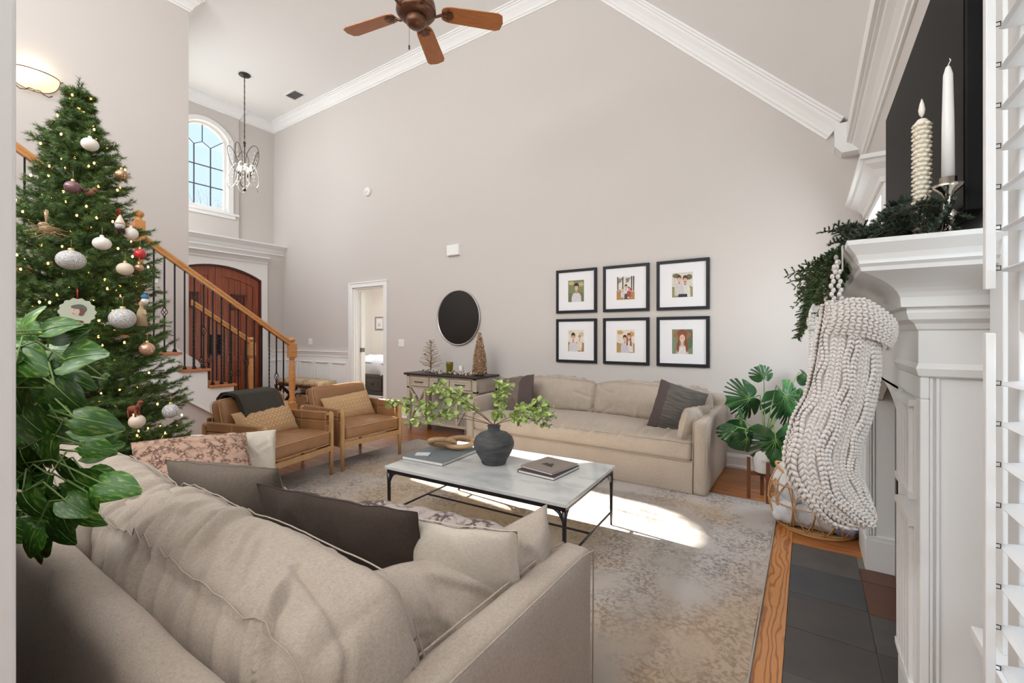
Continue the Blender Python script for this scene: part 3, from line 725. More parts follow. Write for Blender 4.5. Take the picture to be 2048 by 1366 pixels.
# ================================================================ SOFAS
def folds(seed, n, x0, x1, clo, chi, amp, wd, slant=.0, mode='back'):
    r_ = random.Random(seed); L = []
    for i in range(n):
        x = x0+(x1-x0)*(i+.5)/n+r_.uniform(-.5, .5)*(x1-x0)/n; a = clo+(chi-clo)*r_.uniform(0, .45); b = chi-(chi-clo)*r_.uniform(0, .45)
        L.append((x, a, b, amp*r_.uniform(.45, 1.25), wd*r_.uniform(.7, 1.6), r_.uniform(-.03, .03)+slant, r_.uniform(0, 6), r_.choice([1, 1, 1, -.7])))
    L.sort()
    def f(p, h):
        c = math.atan2(p.z/h[2], (-p.y if mode == 'back' else p.y)/h[1]); t = 0
        if not clo < c < chi: return 0
        for x, a, b, am, w_, sl, ph, sg in L:
            if c <= a or c >= b: continue
            dx = p.x-(x+sl*(c-.8)+.006*math.sin(c*5+ph))
            if abs(dx) > 3*w_: continue
            e = math.sin(PI*(c-a)/(b-a)); t += sg*am*e*(math.exp(-(dx/w_)**2)-.35*math.exp(-((dx-1.6*w_)/w_)**2))
        return t
    return f
def make_sofa(label, loc, rz, seed, res, zt=.71, yb=-.46, yc=-.245, hyc=.130):
    t = thing('sofa', label, 'sofa', loc, rz)
    micro = lambda p, q, d: .004*nz(p.x*4, p.y*4, p.z*4, seed)
    mb = MB(); softbox(mb, (1.225, .05, zt/2), .045, .03, fn=micro, tf=lambda p: p+Vector((0, yb, zt/2))); mb.build('back_frame', LINEN, t, fix=False)
    for s in (1, -1):
        def tf(p, s=s):
            q = p+Vector((s*1.165, -.005, .30)); q.z += .012*(-q.y)*(1 if q.z > .3 else 0); q.x += s*.012*(q.z-.3); return q
        mb = MB(); softbox(mb, (.055, .505, .30), .03, .025, fn=micro, tf=tf); a = mb.build('arm', LINEN, t, fix=False)
        pp = []
        for sd in (1, -1):
            q = MB(); P = [(sd*.053, -.45+i*.096, .299) for i in range(10)]+[(sd*.053, .497, .285), (sd*.053, .503, .25), (sd*.053, .505, .0), (sd*.053, .505, -.27)]
            q.tube([tf(Vector(p)) for p in P], .0028, 5); q.build('piping', LINEN, a, fix=False)
    mb = MB(); softbox(mb, (1.115, .455, .13), .02, .03, fn=micro, tf=lambda p: p+Vector((0, .03, .14))); mb.build('base', LINEN, t, fix=False)
    mb = MB(); mb.box(-1.11, 1.11, .484, .490, .012, .262); mb.build('skirt', LINEN, t)
    # single bench seat cushion
    hs = (1.105, .43, .085)
    wf = wrinkles(seed+1, .008, .25, 6.5, .010)
    fs_ = folds(seed+77, 46, -1.05, 1.05, -.1, 2.0, .018, .015, 0, 'front')
    def sf(p, q, d): return wf(p, q, d)*(.8 if q[2] > -.5 else .2)*(.6+.6*max(0, q[1]))+fs_(p, hs)
    tf = lambda p: p+Vector((0, .075, .345))
    mb = MB(); softbox(mb, hs, .04, res*1.25, (.0, .02, .045), sf, tf); sc = mb.build('seat_cushion', LINEN, t, fix=False)
    for sd in (1, -1):
        P = []
        for p in loop_path(hs, .04, 2, sd, inset=.012):
            q = [p.x/hs[0], p.y/hs[1], p.z/hs[2]]; q = [max(-1, min(1, v)) for v in q]
            pp = p.copy(); pp.y += (1 if q[1] > 0 else -1)*abs(q[1])**3*.02*(1-q[0]**2)*(1-q[2]**2); P.append(tf(pp*1.004))
        PP = []                        # subdivide the long runs so the cord follows the cushion
        for a_, b_ in zip(P, P[1:]+P[:1]):
            m = max(1, int((b_-a_).length/.05)); PP += [a_.lerp(b_, i/m) for i in range(m)]
        q = MB(); q.tube([p+Vector((0, 0, .003*nz(p.x*9, p.y*9, 0, seed))) for p in PP], .0035, 5, closed=True); q.build('piping', LINEN, sc, fix=False)
    # two loose back cushions
    for i, s in enumerate((-1, 1)):
        hb = (.55, hyc, .172); tilt = R(9); fb_ = folds(seed+90+i, 19 if i or seed < 9 else 9, -.5, .48, -.45, 2.5, .024, .0135, -.12)
        def tf2(p, s=s):
            q = Vector((p.x*(1+.03*p.z), p.y*(1-.9*max(0, p.z)), p.z)); q.z -= .014*(abs(p.x/.55)**3)*(1 if p.z > 0 else 0)
            y, z = q.y*math.cos(tilt)+q.z*math.sin(tilt)*-1, q.z*math.cos(tilt)+q.y*math.sin(tilt)
            return Vector((q.x+s*.552, y+yc, z+.595))
        w2 = wrinkles(seed+10+i*3, .014, .22, 8.5, .024)
        def bf(p, q, d): return w2(p, q, d)*.7+fb_(p, hb)-.012*ridge(nz(p.x*3.0+1, p.z*5, p.y*5, seed+i), .12)*(abs(q[0]) > .6)
        mb = MB(); softbox(mb, hb, .06, res, (.035, .045, .035), bf, tf2); bc = mb.build('back_cushion', LINEN, t, fix=False)
        for sd in (1, -1):
            P = []
            for p in loop_path(hb, .06, 1, sd, n=6, inset=.02):
                q = [max(-1, min(1, p[k]/hb[k])) for k in range(3)]; d = Vector((p.x/hb[0], 0, p.z/hb[2])).normalized()
                pp = p+Vector((math.copysign(.035, q[0])*(abs(q[0])**3)*(1-q[2]**2), 0, math.copysign(.035, q[2])*abs(q[2])**3*(1-q[0]**2)))
                P.append(pp)
            PP = []
            for a_, b_ in zip(P, P[1:]+P[:1]):
                m = max(1, int((b_-a_).length/.03)); PP += [a_.lerp(b_, k/m) for k in range(m)]
            out = []
            for p in PP:
                q = [max(-1, min(1, p[k]/hb[k])) for k in range(3)]; d = Vector((p.x/hb[0], 0, p.z/hb[2])); d.normalize()
                out.append(tf2(p+d*bf(p, q, d)))
            m = MB(); m.tube(out, .0018, 5, closed=True); m.build('piping', LINEN, bc, fix=False)
    return t
make_sofa('oatmeal linen slipcovered sofa against the gallery wall under the framed photos', (-1.87, 4.222, 0), PI, 3, .016)
make_sofa('oatmeal linen slipcovered sofa in front seen from behind', (-1.80, .850, 0), 0, 21, .0075, .71, -.535, -.300, .150)

# pillows
BROWN = mat('dark_brown_linen', (.050, .034, .025), .95, weave=.5, weave_scale=700, bump=.1)
GREY = mat('taupe_grey_linen', (.15, .12, .095), .95, weave=.5, weave_scale=700, bump=.1)
CREAM = mat('cream_linen', (.58, .52, .44), .95, weave=.3, weave_scale=700, bump=.08)
def pattern_mat(name, base, ink, sc=30, thr=(.50, .54), rows=False):
    m = mat(name, base, .95, bump=.3, bump_scale=500); nt = m.node_tree; N = nt.nodes; L = nt.links; b = N['Principled BSDF']
    tc = N.new('ShaderNodeTexCoord'); v = N.new('ShaderNodeTexVoronoi'); v.feature = 'DISTANCE_TO_EDGE'; v.inputs['Scale'].default_value = sc
    nzn = N.new('ShaderNodeTexNoise'); nzn.inputs['Scale'].default_value = sc*.9; nzn.inputs['Detail'].default_value = 5
    mx = N.new('ShaderNodeMix'); mx.data_type = 'RGBA'; mx.inputs[0].default_value = .025; L.new(tc.outputs['Object'], mx.inputs[6]); L.new(nzn.outputs['Color'], mx.inputs[7]); L.new(mx.outputs[2], v.inputs['Vector'])
    r = N.new('ShaderNodeValToRGB'); r.color_ramp.elements[0].position = .07; r.color_ramp.elements[1].position = .20; L.new(v.outputs['Distance'], r.inputs[0])
    big = N.new('ShaderNodeTexNoise'); big.inputs['Scale'].default_value = sc*.45; r2 = N.new('ShaderNodeValToRGB'); r2.color_ramp.elements[0].position = thr[0]-.07; r2.color_ramp.elements[1].position = thr[1]
    L.new(tc.outputs['Object'], big.inputs['Vector']); L.new(big.outputs['Fac'], r2.inputs[0])
    mm = N.new('ShaderNodeMath'); mm.operation = 'MAXIMUM'; L.new(r.outputs[0], mm.inputs[0]); L.new(r2.outputs[0], mm.inputs[1])
    wv = N.new('ShaderNodeTexWave'); wv.wave_type = 'RINGS'; wv.inputs['Scale'].default_value = 6; wv.inputs['Distortion'].default_value = 3; wv.inputs['Detail'].default_value = 3; L.new(tc.outputs['Object'], wv.inputs['Vector'])
    m3 = N.new('ShaderNodeMath'); m3.operation = 'MULTIPLY'; L.new(mm.outputs[0], m3.inputs[0]); r3 = N.new('ShaderNodeValToRGB'); r3.color_ramp.elements[0].position = .12; r3.color_ramp.elements[0].color = (.8, .8, .8, 1); r3.color_ramp.elements[1].position = .3; L.new(wv.outputs['Fac'], r3.inputs[0]); L.new(r3.outputs[0], m3.inputs[1])
    c = N.new('ShaderNodeMix'); c.data_type = 'RGBA'; c.inputs[6].default_value = (*ink, 1); c.inputs[7].default_value = (*base, 1); L.new(m3.outputs[0], c.inputs[0]); L.new(c.outputs[2], b.inputs['Base Color'])
    return m
PINK = pattern_mat('rose_patterned_weave', (.46, .30, .22), (.11, .055, .04), 52)
TAPE = pattern_mat('faded_tapestry_weave', (.40, .34, .31), (.09, .06, .055), 34)
def throw_pillow(label, c, xd, up, wd, ht, th, mats, seed, wr=.006, group=None, **kw):
    o = pillow_obj('throw_pillow', wd, ht, th, mats, None, seed, wr, **kw); o.matrix_basis = pose(c, xd, up)
    return tag(o, label, 'pillow', group)
throw_pillow('rose and brown patterned pillow at the far left end of the front sofa', (-2.66, 1.02, .575), (.22, 1, -.05), (-.75, .1, .62), .52, .44, .16, [PINK, CREAM], 4, .005)
throw_pillow('cream pillow standing behind the rose patterned pillow', (-2.80, 1.27, .52), (.35, 1, -.06), (-.45, 0, .9), .44, .38, .14, [CREAM, CREAM], 9, .012)
throw_pillow('taupe grey linen pillow between the rose and the dark brown pillow', (-1.90, .86, .575), (1, .38, 0), (0, -.33, .95), .52, .44, .16, [GREY, GREY], 5, .005, piping=GREY)
throw_pillow('dark brown linen pillow behind the front sofa\'s back cushion', (-1.24, .885, .555), (1, .20, 0), (.02, -.24, .97), .64, .46, .12, [BROWN, BROWN], 6, .005, piping=BROWN)
throw_pillow('cream backed pillow with tapestry front right of the dark brown pillow', (-.95, 1.0, .52), (1, .26, 0), (-.05, -.30, .94), .58, .48, .20, [CREAM, TAPE], 7, .004, piping=CREAM, fold=.3, over=.03)
throw_pillow('slumped oatmeal linen cushion leaning on the near sofa arm', (-.80, 1.02, .465), (.45, 1, .10), (-.35, -.05, .95), .64, .44, .20, [LINEN, LINEN], 12, .014, piping=LINEN, corner=.35)
# far sofa pillows: striped halves and the small bolster by the right arm
STRI = mat('striped_charcoal_weave', (.16, .145, .125), .95, noise_col=(.06, .055, .05), noise_scale=1, stretch=(10, 140, 10), noise_mix=.4, bump=.5, bump_scale=1, bump_stretch=(8, 160, 8))
BAND = mat('plum_brown_band', (.085, .062, .058), .95, weave=.4)
TAU = mat('taupe_stripe_weave', (.13, .10, .082), .95, noise_col=(.19, .15, .13), noise_scale=1, stretch=(6, 90, 6), noise_mix=.5)
def band_pillow(label, c, xd, up, wd, ht, th, mats, frac, seed, side=1):
    o = pillow_obj('throw_pillow', wd, ht, th, mats, None, seed, .005); o.matrix_basis = pose(c, xd, up); me = o.data
    for p in me.polygons:
        x = sum(me.vertices[i].co.x for i in p.vertices)/len(p.vertices); p.material_index = 1 if x*side < (-.5+frac)*wd else 0
    return tag(o, label, 'pillow')
band_pillow('charcoal striped pillow with dark band at the right end of the far sofa', (-.97, 4.13, .605), (.86, .30, -.28), (.42, .30, .85), .42, .44, .15, [STRI, BAND], .2, 31)
band_pillow('taupe striped pillow with dark band at the left end of the far sofa', (-2.70, 4.14, .60), (.94, -.22, .16), (-.10, .30, .93), .52, .44, .14, [TAU, BAND], .3, 33, -1)
throw_pillow('slumped oatmeal cushion against the right arm of the far sofa', (-.81, 4.06, .50), (.10, 1, -.05), (.22, .05, .96), .58, .34, .15, [LINEN, LINEN], 14, .014, piping=LINEN)

# ================================================================ ARMCHAIRS (two leather sling chairs)
def make_chair():
    t = thing('armchair', 'x', 'armchair')
    for sx in (1, -1):
        for sy in (1, -1):
            m = MB(); x, y = sx*.348, sy*.325; zt = .575 if sy > 0 else .56
            m.tube([(x, y, 0), (x, y, .25), (x, y, .50), (x, y, zt-.022), (x, y-sy*.006, zt-.006), (x, y-sy*.02, zt)], [.0155, .021, .021, .022, .019, .009], 12)
            m.build('leg', OAKL, t, fix=False)
    m = MB()
    m.box(-.348, .348, .312, .336, .225, .275); m.box(-.348, .348, -.336, -.312, .225, .275)
    m.box(.338, .358, -.325, .325, .225, .275); m.box(-.358, -.338, -.325, .325, .225, .275)
    for sx in (1, -1): m.tube([(sx*.348, -.325, .548), (sx*.348, .325, .553)], .014, 10)
    m.build('rail_frame', OAKL, t, bevel=.004)
    for sx in (1, -1):
        m = MB(); m.box(sx*.348-.019, sx*.348+.019, -.285, .285, .50, .577); m.box(sx*.348-.017, sx*.348+.017, -.285, .285, .235, .50)
        m.box(sx*.348-.0175, sx*.348+.0175, -.31, .31, .26, .46)
        a = m.build('arm_sling', LEATHER, t, bevel=.012, seg=3)
        q = MB()
        for s2 in (1, -1): q.tube([(sx*.348+s2*.0195, .275, .27), (sx*.348+s2*.0195, .275, .565)], .0012, 4); q.tube([(sx*.348+s2*.0195, 0, .27), (sx*.348+s2*.0195, 0, .565)], .0012, 4)
        q.build('stitching', STITCH, a, fix=False)
    m = MB(); m.box(-.33, .33, -.332, -.316, .28, .60); m.build('back_sling', LEATHER, t, bevel=.006)
    leather_f = lambda sd: (lambda p, q, d: .003*ridge(nz(p.x*7, p.y*7, p.z*7, sd), .2)+.006*nz(p.x*4, p.y*4, p.z*4, sd))
    h = (.322, .335, .065); m = MB(); tf = lambda p: p+Vector((0, .005, .350))
    softbox(m, h, .028, .02, (0, .01, .022), leather_f(2), tf); sc = m.build('seat_cushion', LEATHER, t, fix=False)
    for sd in (1, -1):
        q = MB(); q.tube([tf(p*1.003) for p in loop_path(h, .028, 2, sd, inset=.012)], .0028, 5, closed=True); q.build('piping', STITCH, sc, fix=False)
    h2 = (.318, .065, .165); tl = R(14)
    def tf2(p):
        return Vector((p.x, p.y*math.cos(tl)-p.z*math.sin(tl)-.225, p.z*math.cos(tl)+p.y*math.sin(tl)+.58))
    m = MB(); softbox(m, h2, .045, .02, (0, .02, .01), leather_f(7), tf2); bc = m.build('back_cushion', LEATHER, t, fix=False)
    for sd in (1, -1):
        q = MB(); q.tube([tf2(Vector((p.x*1.003, p.y, p.z*1.003))) for p in loop_path(h2, .045, 1, sd, inset=.014)], .0026, 5, closed=True); q.build('piping', STITCH, bc, fix=False)
    return t
ch1 = make_chair(); ch1.location = (-3.83, 2.03, 0); ch1.rotation_euler = (0, 0, R(-76)); ch1['label'] = 'tan leather sling armchair with a dark throw over its back'; ch1['group'] = 'tan leather armchairs'
ch2 = dup(ch1, (-3.93, 2.915, 0), R(-90), 'tan leather sling armchair nearer the console table, partly in sunlight', 'tan leather armchairs')
LUM = mat('tan_block_print', (.50, .31, .16), .95, weave=.3, bump=.3)
def lumbar(label, chair, seed):
    o = pillow_obj('lumbar_pillow', .56, .28, .12, [LUM, LUM], None, seed, .005, n=30); M4 = chair.matrix_basis @ pose((0.0, -.05, .53), (-1, 0, .06), (0, -.45, .89)); 
    o.matrix_basis = M4; tag(o, label, 'pillow', 'tan lumbar pillows')
    CR = MATS.get('cream_print') or mat('cream_print', (.80, .66, .46), .95)
    mb = MB()
    def zz(x, y):
        u, v = x/.28, y/.14; e = max(0, (1-abs(u)**2.6))**.55*max(0, (1-abs(v)**2.6))**.55; return .060*e+.009
    for yy in (-.06, -.02, .02, .06):
        for k in range(22):
            x = -.21+k*.42/21
            if k % 2 == 0: mb.add([(x-.006, yy, zz(x, yy)), (x, yy-.006, zz(x, yy)), (x+.006, yy, zz(x, yy)), (x, yy+.006, zz(x, yy))], [(0, 1, 2, 3)])
            else: mb.add([(x-.005, yy+.012, zz(x, yy+.012)), (x+.005, yy+.012, zz(x, yy+.012)), (x+.005, yy+.016, zz(x, yy+.016)), (x-.005, yy+.016, zz(x, yy+.016))], [(0, 1, 2, 3)])
    for sg in (-1, 1): mb.build('printed_rows', CR, o, fix=False, rot=(0, 0 if sg > 0 else PI, 0))
bpy.context.view_layer.update()
lumbar('tan block printed lumbar pillow on the armchair with the throw', ch1, 3); lumbar('tan block printed lumbar pillow on the armchair by the console', ch2, 8)
# dark throw over the first chair
THR = mat('dark_olive_wool', (.045, .041, .031), .98, weave=.3, weave_scale=400, bump=.1)
prof = [(-.06, .50), (-.085, .62), (-.125, .70), (-.16, .752), (-.22, .772), (-.275, .762), (-.315, .72), (-.335, .62), (-.345, .50), (-.35, .44)]
mb = MB()
def thf(u, v, lay):
    i = u*(len(prof)-1); k = min(int(i), len(prof)-2); f_ = i-k; y = prof[k][0]*(1-f_)+prof[k+1][0]*f_; z = prof[k][1]*(1-f_)+prof[k+1][1]*f_
    x = -.16+.40*v+.03*(1-u)*(-1)+.008*nz(u*5, v*3, lay); return (x, y+.006*nz(v*8, u*6, lay)+(lay*.012 if y > -.2 else -lay*.012), z+lay*.012+.004*nz(v*6, u*5, 2))
for lay in (1.0, 2.2): mb.grid(lambda u, v: thf(u, v, lay), 40, 22)
th = mb.build('throw_blanket', THR, fix=False); th.matrix_basis = ch1.matrix_basis.copy()
s_ = th.modifiers.new('solid', 'SOLIDIFY'); s_.thickness = .012; s_.offset = 0
tag(th, 'folded dark olive wool throw over the back of the left armchair', 'blanket')

# ================================================================ RUG AND COFFEE TABLE
def rug_mat():
    m = mat('faded_persian_rug', (.5, .45, .4), .98, bump=.4, bump_scale=350); nt = m.node_tree; N = nt.nodes; L = nt.links; b = N['Principled BSDF']
    tc = N.new('ShaderNodeTexCoord'); 
    def nn(s, d=6, dist=0): 
        n = N.new('ShaderNodeTexNoise'); n.inputs['Scale'].default_value = s; n.inputs['Detail'].default_value = d; n.inputs['Distortion'].default_value = dist; L.new(tc.outputs['Object'], n.inputs['Vector']); return n
    def ramp(src, els):
        r = N.new('ShaderNodeValToRGB'); cr = r.color_ramp
        cr.elements[0].position = els[0][0]; cr.elements[0].color = (*els[0][1], 1); cr.elements[1].position = els[-1][0]; cr.elements[1].color = (*els[-1][1], 1)
        for p, c in els[1:-1]: e = cr.elements.new(p); e.color = (*c, 1)
        L.new(src, r.inputs[0]); return r.outputs[0]
    def mix(f, a, bb, mode='MIX'):
        n = N.new('ShaderNodeMix'); n.data_type = 'RGBA'; n.blend_type = mode
        for i, x in ((0, f), (6, a), (7, bb)):
            if isinstance(x, (int, float)): n.inputs[i].default_value = x
            elif isinstance(x, tuple): n.inputs[i].default_value = (*x, 1)
            else: L.new(x, n.inputs[i])
        return n.outputs[2]
    # border zones from the distance to the rug edge (object space, half sizes 1.88 x 1.40)
    sep = N.new('ShaderNodeSeparateXYZ'); L.new(tc.outputs['Object'], sep.inputs[0])
    def mth(op, a, bb=0.0):
        n = N.new('ShaderNodeMath'); n.operation = op
        for i, x in enumerate((a, bb)):
            if isinstance(x, (int, float)): n.inputs[i].default_value = x
            else: L.new(x, n.inputs[i])
        return n.outputs[0]
    ex = mth('SUBTRACT', 1.88, mth('ABSOLUTE', sep.outputs[0])); ey = mth('SUBTRACT', 1.40, mth('ABSOLUTE', sep.outputs[1]))
    e = mth('ADD', mth('MINIMUM', ex, ey), mth('MULTIPLY', mth('SUBTRACT', nn(1.6, 4).outputs['Fac'], .5), .18))
    zone = ramp(e, [(0, (.50, .455, .425)), (.30, (.47, .43, .40)), (.36, (.34, .30, .262)), (.55, (.36, .318, .28)), (.62, (.44, .38, .33)), (.95, (.45, .38, .30)), (1.0, (.44, .34, .23))])
    blotch = ramp(nn(2.3, 8, .4).outputs['Fac'], [(.40, (0, 0, 0)), (.62, (1, 1, 1))])
    c = mix(mth('MULTIPLY', blotch, .30), zone, (.52, .48, .455))
    spk = ramp(nn(52, 9, .6).outputs['Fac'], [(.42, (1, 1, 1)), (.54, (0, 0, 0))])
    spm = ramp(nn(3.1, 4).outputs['Fac'], [(.38, (0, 0, 0)), (.58, (1, 1, 1))])
    c = mix(mth('MULTIPLY', mth('MULTIPLY', spk, spm), .72), c, (.15, .125, .115))
    gold = ramp(nn(.75, 3).outputs['Fac'], [(.52, (0, 0, 0)), (.66, (1, 1, 1))])
    c = mix(mth('MULTIPLY', gold, .45), c, (.50, .31, .14))
    v = N.new('ShaderNodeTexVoronoi'); v.feature = 'DISTANCE_TO_EDGE'; v.inputs['Scale'].default_value = 11; L.new(tc.outputs['Object'], v.inputs['Vector'])
    vl = ramp(v.outputs['Distance'], [(.02, (1, 1, 1)), (.06, (0, 0, 0))])
    c = mix(mth('MULTIPLY', mth('MULTIPLY', vl, spm), .28), c, (.20, .17, .16))
    L.new(c, b.inputs['Base Color']); return m
RG = thing('area_rug', 'large faded beige and grey patterned area rug under both sofas', 'rug', (-2.065, 2.45, 0), rot=(0, 0, 0))
def rugf(u, v):
    x = -1.88+3.76*u; y = -1.40+2.80*v; z = .009+.004*max(0, nz(x*1.1, y*1.1, 0, 4))
    if x > 1.2 and y < -.5: z += .012*ridge(nz(x*1.3+y*.6, y*.4, 0, 8), .15)*min(1, (x-1.2)*2)
    x += .006*nz(y*2, 0, 0)*(u > .98); return (x, y, z)
mb = MB(); mb.grid(rugf, 95, 71); rg = mb.build('pile', rug_mat(), RG, fix=False)
mb = MB(); mb.sweep([(-1.88, -1.40), (1.88, -1.40), (1.88, 1.40), (-1.88, 1.40)], [(0, .001), (0, .011), (-.006, .012), (-.01, .001)], closed=True); mb.build('bound_edge', mat('rug_binding', (.42, .37, .32), .95), RG)

GUN = mat('gunmetal', (.06, .06, .065), .35, metal=.9)
MARB = mat('grey_marble', (.60, .61, .60), .14, noise_col=(.38, .39, .395), noise_scale=3.2, contrast=(.46, .72), stretch=(1, 2.4, 1), detail=12, coat=.3)
CT = thing('coffee_table', 'rectangular marble topped coffee table on a gunmetal frame', 'table', (-1.71, 2.425, .012), R(2.7)); a, b = .66, .40
MB().box(-a, a, -b, b, .372, .393).build('marble_top', MARB, CT, bevel=.003)
m = MB()
for s in (1, -1): m.box(-a+.012, a-.012, s*(b-.02)-.008, s*(b-.02)+.008, .345, .3715); m.box(s*(a-.02)-.008, s*(a-.02)+.008, -b+.012, b-.012, .345, .3715)
m.build('apron', GUN, CT, bevel=.003)
for sx in (1, -1):
    for sy in (1, -1):
        m = MB(); x, y = sx*(a-.022), sy*(b-.022)
        m.tube([(x, y, 0), (x, y, .10), (x, y, .28), (x, y, .345)], [.008, .0105, .0125, .016], 8)
        for dx_, dy_ in ((-sx, 0), (0, -sy)): m.tube([(x, y, .27), (x+dx_*.012, y+dy_*.012, .305), (x+dx_*.03, y+dy_*.03, .335), (x+dx_*.06, y+dy_*.06, .35)], [.006, .009, .010, .008], 6)
        m.build('leg', GUN, CT, fix=False)
m = MB()
for sx in (1, -1): m.tube([(sx*(a-.022), -b+.022, .085), (sx*(a-.022), b-.022, .085)], .007, 8)
m.tube([(-a+.022, 0, .085), (a-.022, 0, .085)], .007, 8); m.build('stretcher', GUN, CT, fix=False)
TT = .405
# vase
VG = mat('rough_black_pottery', (.035, .035, .037), .75, noise_col=(.11, .11, .115), noise_scale=10, stretch=(1, 1, 5), noise_mix=.4, bump=.9, bump_scale=28, detail=8)
VS = thing('vase', 'round matte black pottery vase on the coffee table', 'vase', (-1.775, 2.445, TT))
MB().lathe([(.075, 0), (.082, .006), (.09, .03), (.118, .075), (.137, .12), (.138, .145), (.125, .18), (.095, .205), (.055, .218), (.042, .224), (.040, .245), (.045, .252), (.046, .258), (.036, .258), (.034, .235), (.034, .2), (.001, .19)], 48).build('body', VG, VS, fix=True)
# books, coaster and wooden knot
def book(label, c, rz, w_, d_, h_, cover, group=None, z=TT, soft=False):
    t = thing('book', label, 'book', (c[0], c[1], z), rz, group)
    MB().box(-w_/2+.004, w_/2-.003, -d_/2+.003, d_/2-.003, .003, h_-.003).build('pages', MATS.get('paper') or mat('paper', (.75, .72, .68), .9), t)
    m = MB(); m.box(-w_/2, w_/2, -d_/2, d_/2, 0, .003); m.box(-w_/2, w_/2, -d_/2, d_/2, h_-.003, h_); m.box(-w_/2-.001, -w_/2+.003, -d_/2, d_/2, .003, h_-.003); m.build('cover', cover, t); return t
book('large slate grey coffee table book under the wooden knot', (-2.21, 2.40), R(4), .36, .44, .024, mat('slate_cloth', (.16, .18, .19), .7))
p = thing('booklet', 'thin white booklet on the corner of the grey book', 'booklet', (-2.27, 2.27, TT+.0245), R(30)); MB().box(-.05, .05, -.035, .035, 0, .006).build('cover', mat('pale_grey_card', (.62, .63, .66), .6), p); MB().box(-.049, .0505, -.034, .034, .0015, .0045).build('pages', MATS['paper'], p)
book('dark plum book at the bottom of the pair on the coffee table', (-1.385, 2.51), R(-4), .27, .31, .020, mat('plum_cloth', (.06, .035, .045), .6), 'pair of books')
bk2 = book('taupe book with a dark mountain picture on top of the plum book', (-1.39, 2.53), R(-9), .25, .28, .014, mat('taupe_cover', (.27, .22, .19), .7), 'pair of books', z=TT+.0205)
m = MB(); m.add([(-.05, -.03, .0146), (.05, -.045, .0146), (.03, .0, .0146), (.01, .03, .0146), (-.01, .005, .0146), (-.03, .02, .0146)], [(0, 1, 2, 3, 4, 5)]); m.build('cover_picture', mat('charcoal_print', (.05, .04, .04), .7), bk2)
WD = mat('pale_knot_wood', (.62, .42, .24), .4, noise_col=(.42, .24, .12), noise_scale=9, stretch=(1, 5, 5))
KN = thing('wooden_knot', 'carved pale wood chain links on the grey book', 'ornament', (-2.19, 2.47, TT+.0245), R(20))
def link(rx, ry, r, M4):
    m = MB(); P = [M4 @ Vector((rx*math.cos(t), ry*math.sin(t), 0)) for t in [2*PI*i/36 for i in range(36)]]; m.tube(P, r, 12, closed=True); return m
link(.105, .075, .019, Matrix.Translation((.05, .06, .045)) @ Matrix.Rotation(R(14), 4, 'X')).build('link', WD, KN, fix=False)
link(.095, .045, .018, Matrix.Translation((-.055, -.02, .058)) @ Matrix.Rotation(R(42), 4, 'Z') @ Matrix.Rotation(R(-38), 4, 'X') @ Matrix.Rotation(R(12), 4, 'Y')).build('link', WD, KN, fix=False)

# ================================================================ CONSOLE TABLE AND ITS DECOR
CON = mat('whitewashed_wood', (.56, .485, .40), .6, noise_col=(.46, .39, .31), noise_scale=5, stretch=(3, 9, 9), noise_mix=.5)
CTOP = mat('dark_brown_top', (.045, .032, .027), .4, noise_col=(.02, .015, .013), noise_scale=5, stretch=(2, 12, 5))
K = thing('console_table', 'whitewashed wooden console table with dark top, three drawers and crossed ends', 'console table', (-3.94, 4.45, 0))
W2, D2_ = .60, .215; ZT = .765
MB().box(-W2-.03, W2+.03, -D2_-.03, D2_+.02, ZT-.028, ZT).build('top', CTOP, K, bevel=.006)
m = MB(); m.box(-W2, W2, -D2_+.012, D2_, .575, ZT-.029)
for x0, x1 in ((-W2, -W2+.055), (W2-.055, W2)): m.box(x0, x1, -D2_, -D2_+.02, .56, ZT-.029)
m.box(-W2, W2, -D2_, -D2_+.012, ZT-.048, ZT-.029); m.box(-W2, W2, -D2_, -D2_+.012, .56, .582); m.box(W2, W2+.006, -D2_, -D2_+.04, .56, ZT-.03); m.box(W2, W2+.006, D2_-.04, D2_, .56, ZT-.03); m.box(W2, W2+.006, -D2_, D2_, .56, .59)
m.build('cabinet_box', CON, K, bevel=.003)
for i in range(3):
    c = -.355+.355*i; m = MB(); m.box(c-.168, c+.168, -D2_-.006, -D2_+.012, .588, .712)
    dr = m.build('drawer', CON, K, bevel=.003)
    m = MB(); panel_frame(m, c-.16, c+.16, .595, .705, -D2_-.006, .018, .006); m.build('drawer_moulding', CON, dr, bevel=.002)
    m = MB(); m.tube([(c-.07, -D2_-.006, .652), (c-.07, -D2_-.03, .652), (c+.07, -D2_-.03, .652), (c+.07, -D2_-.006, .652)], .0055, 6); m.build('handle', IRON, dr)
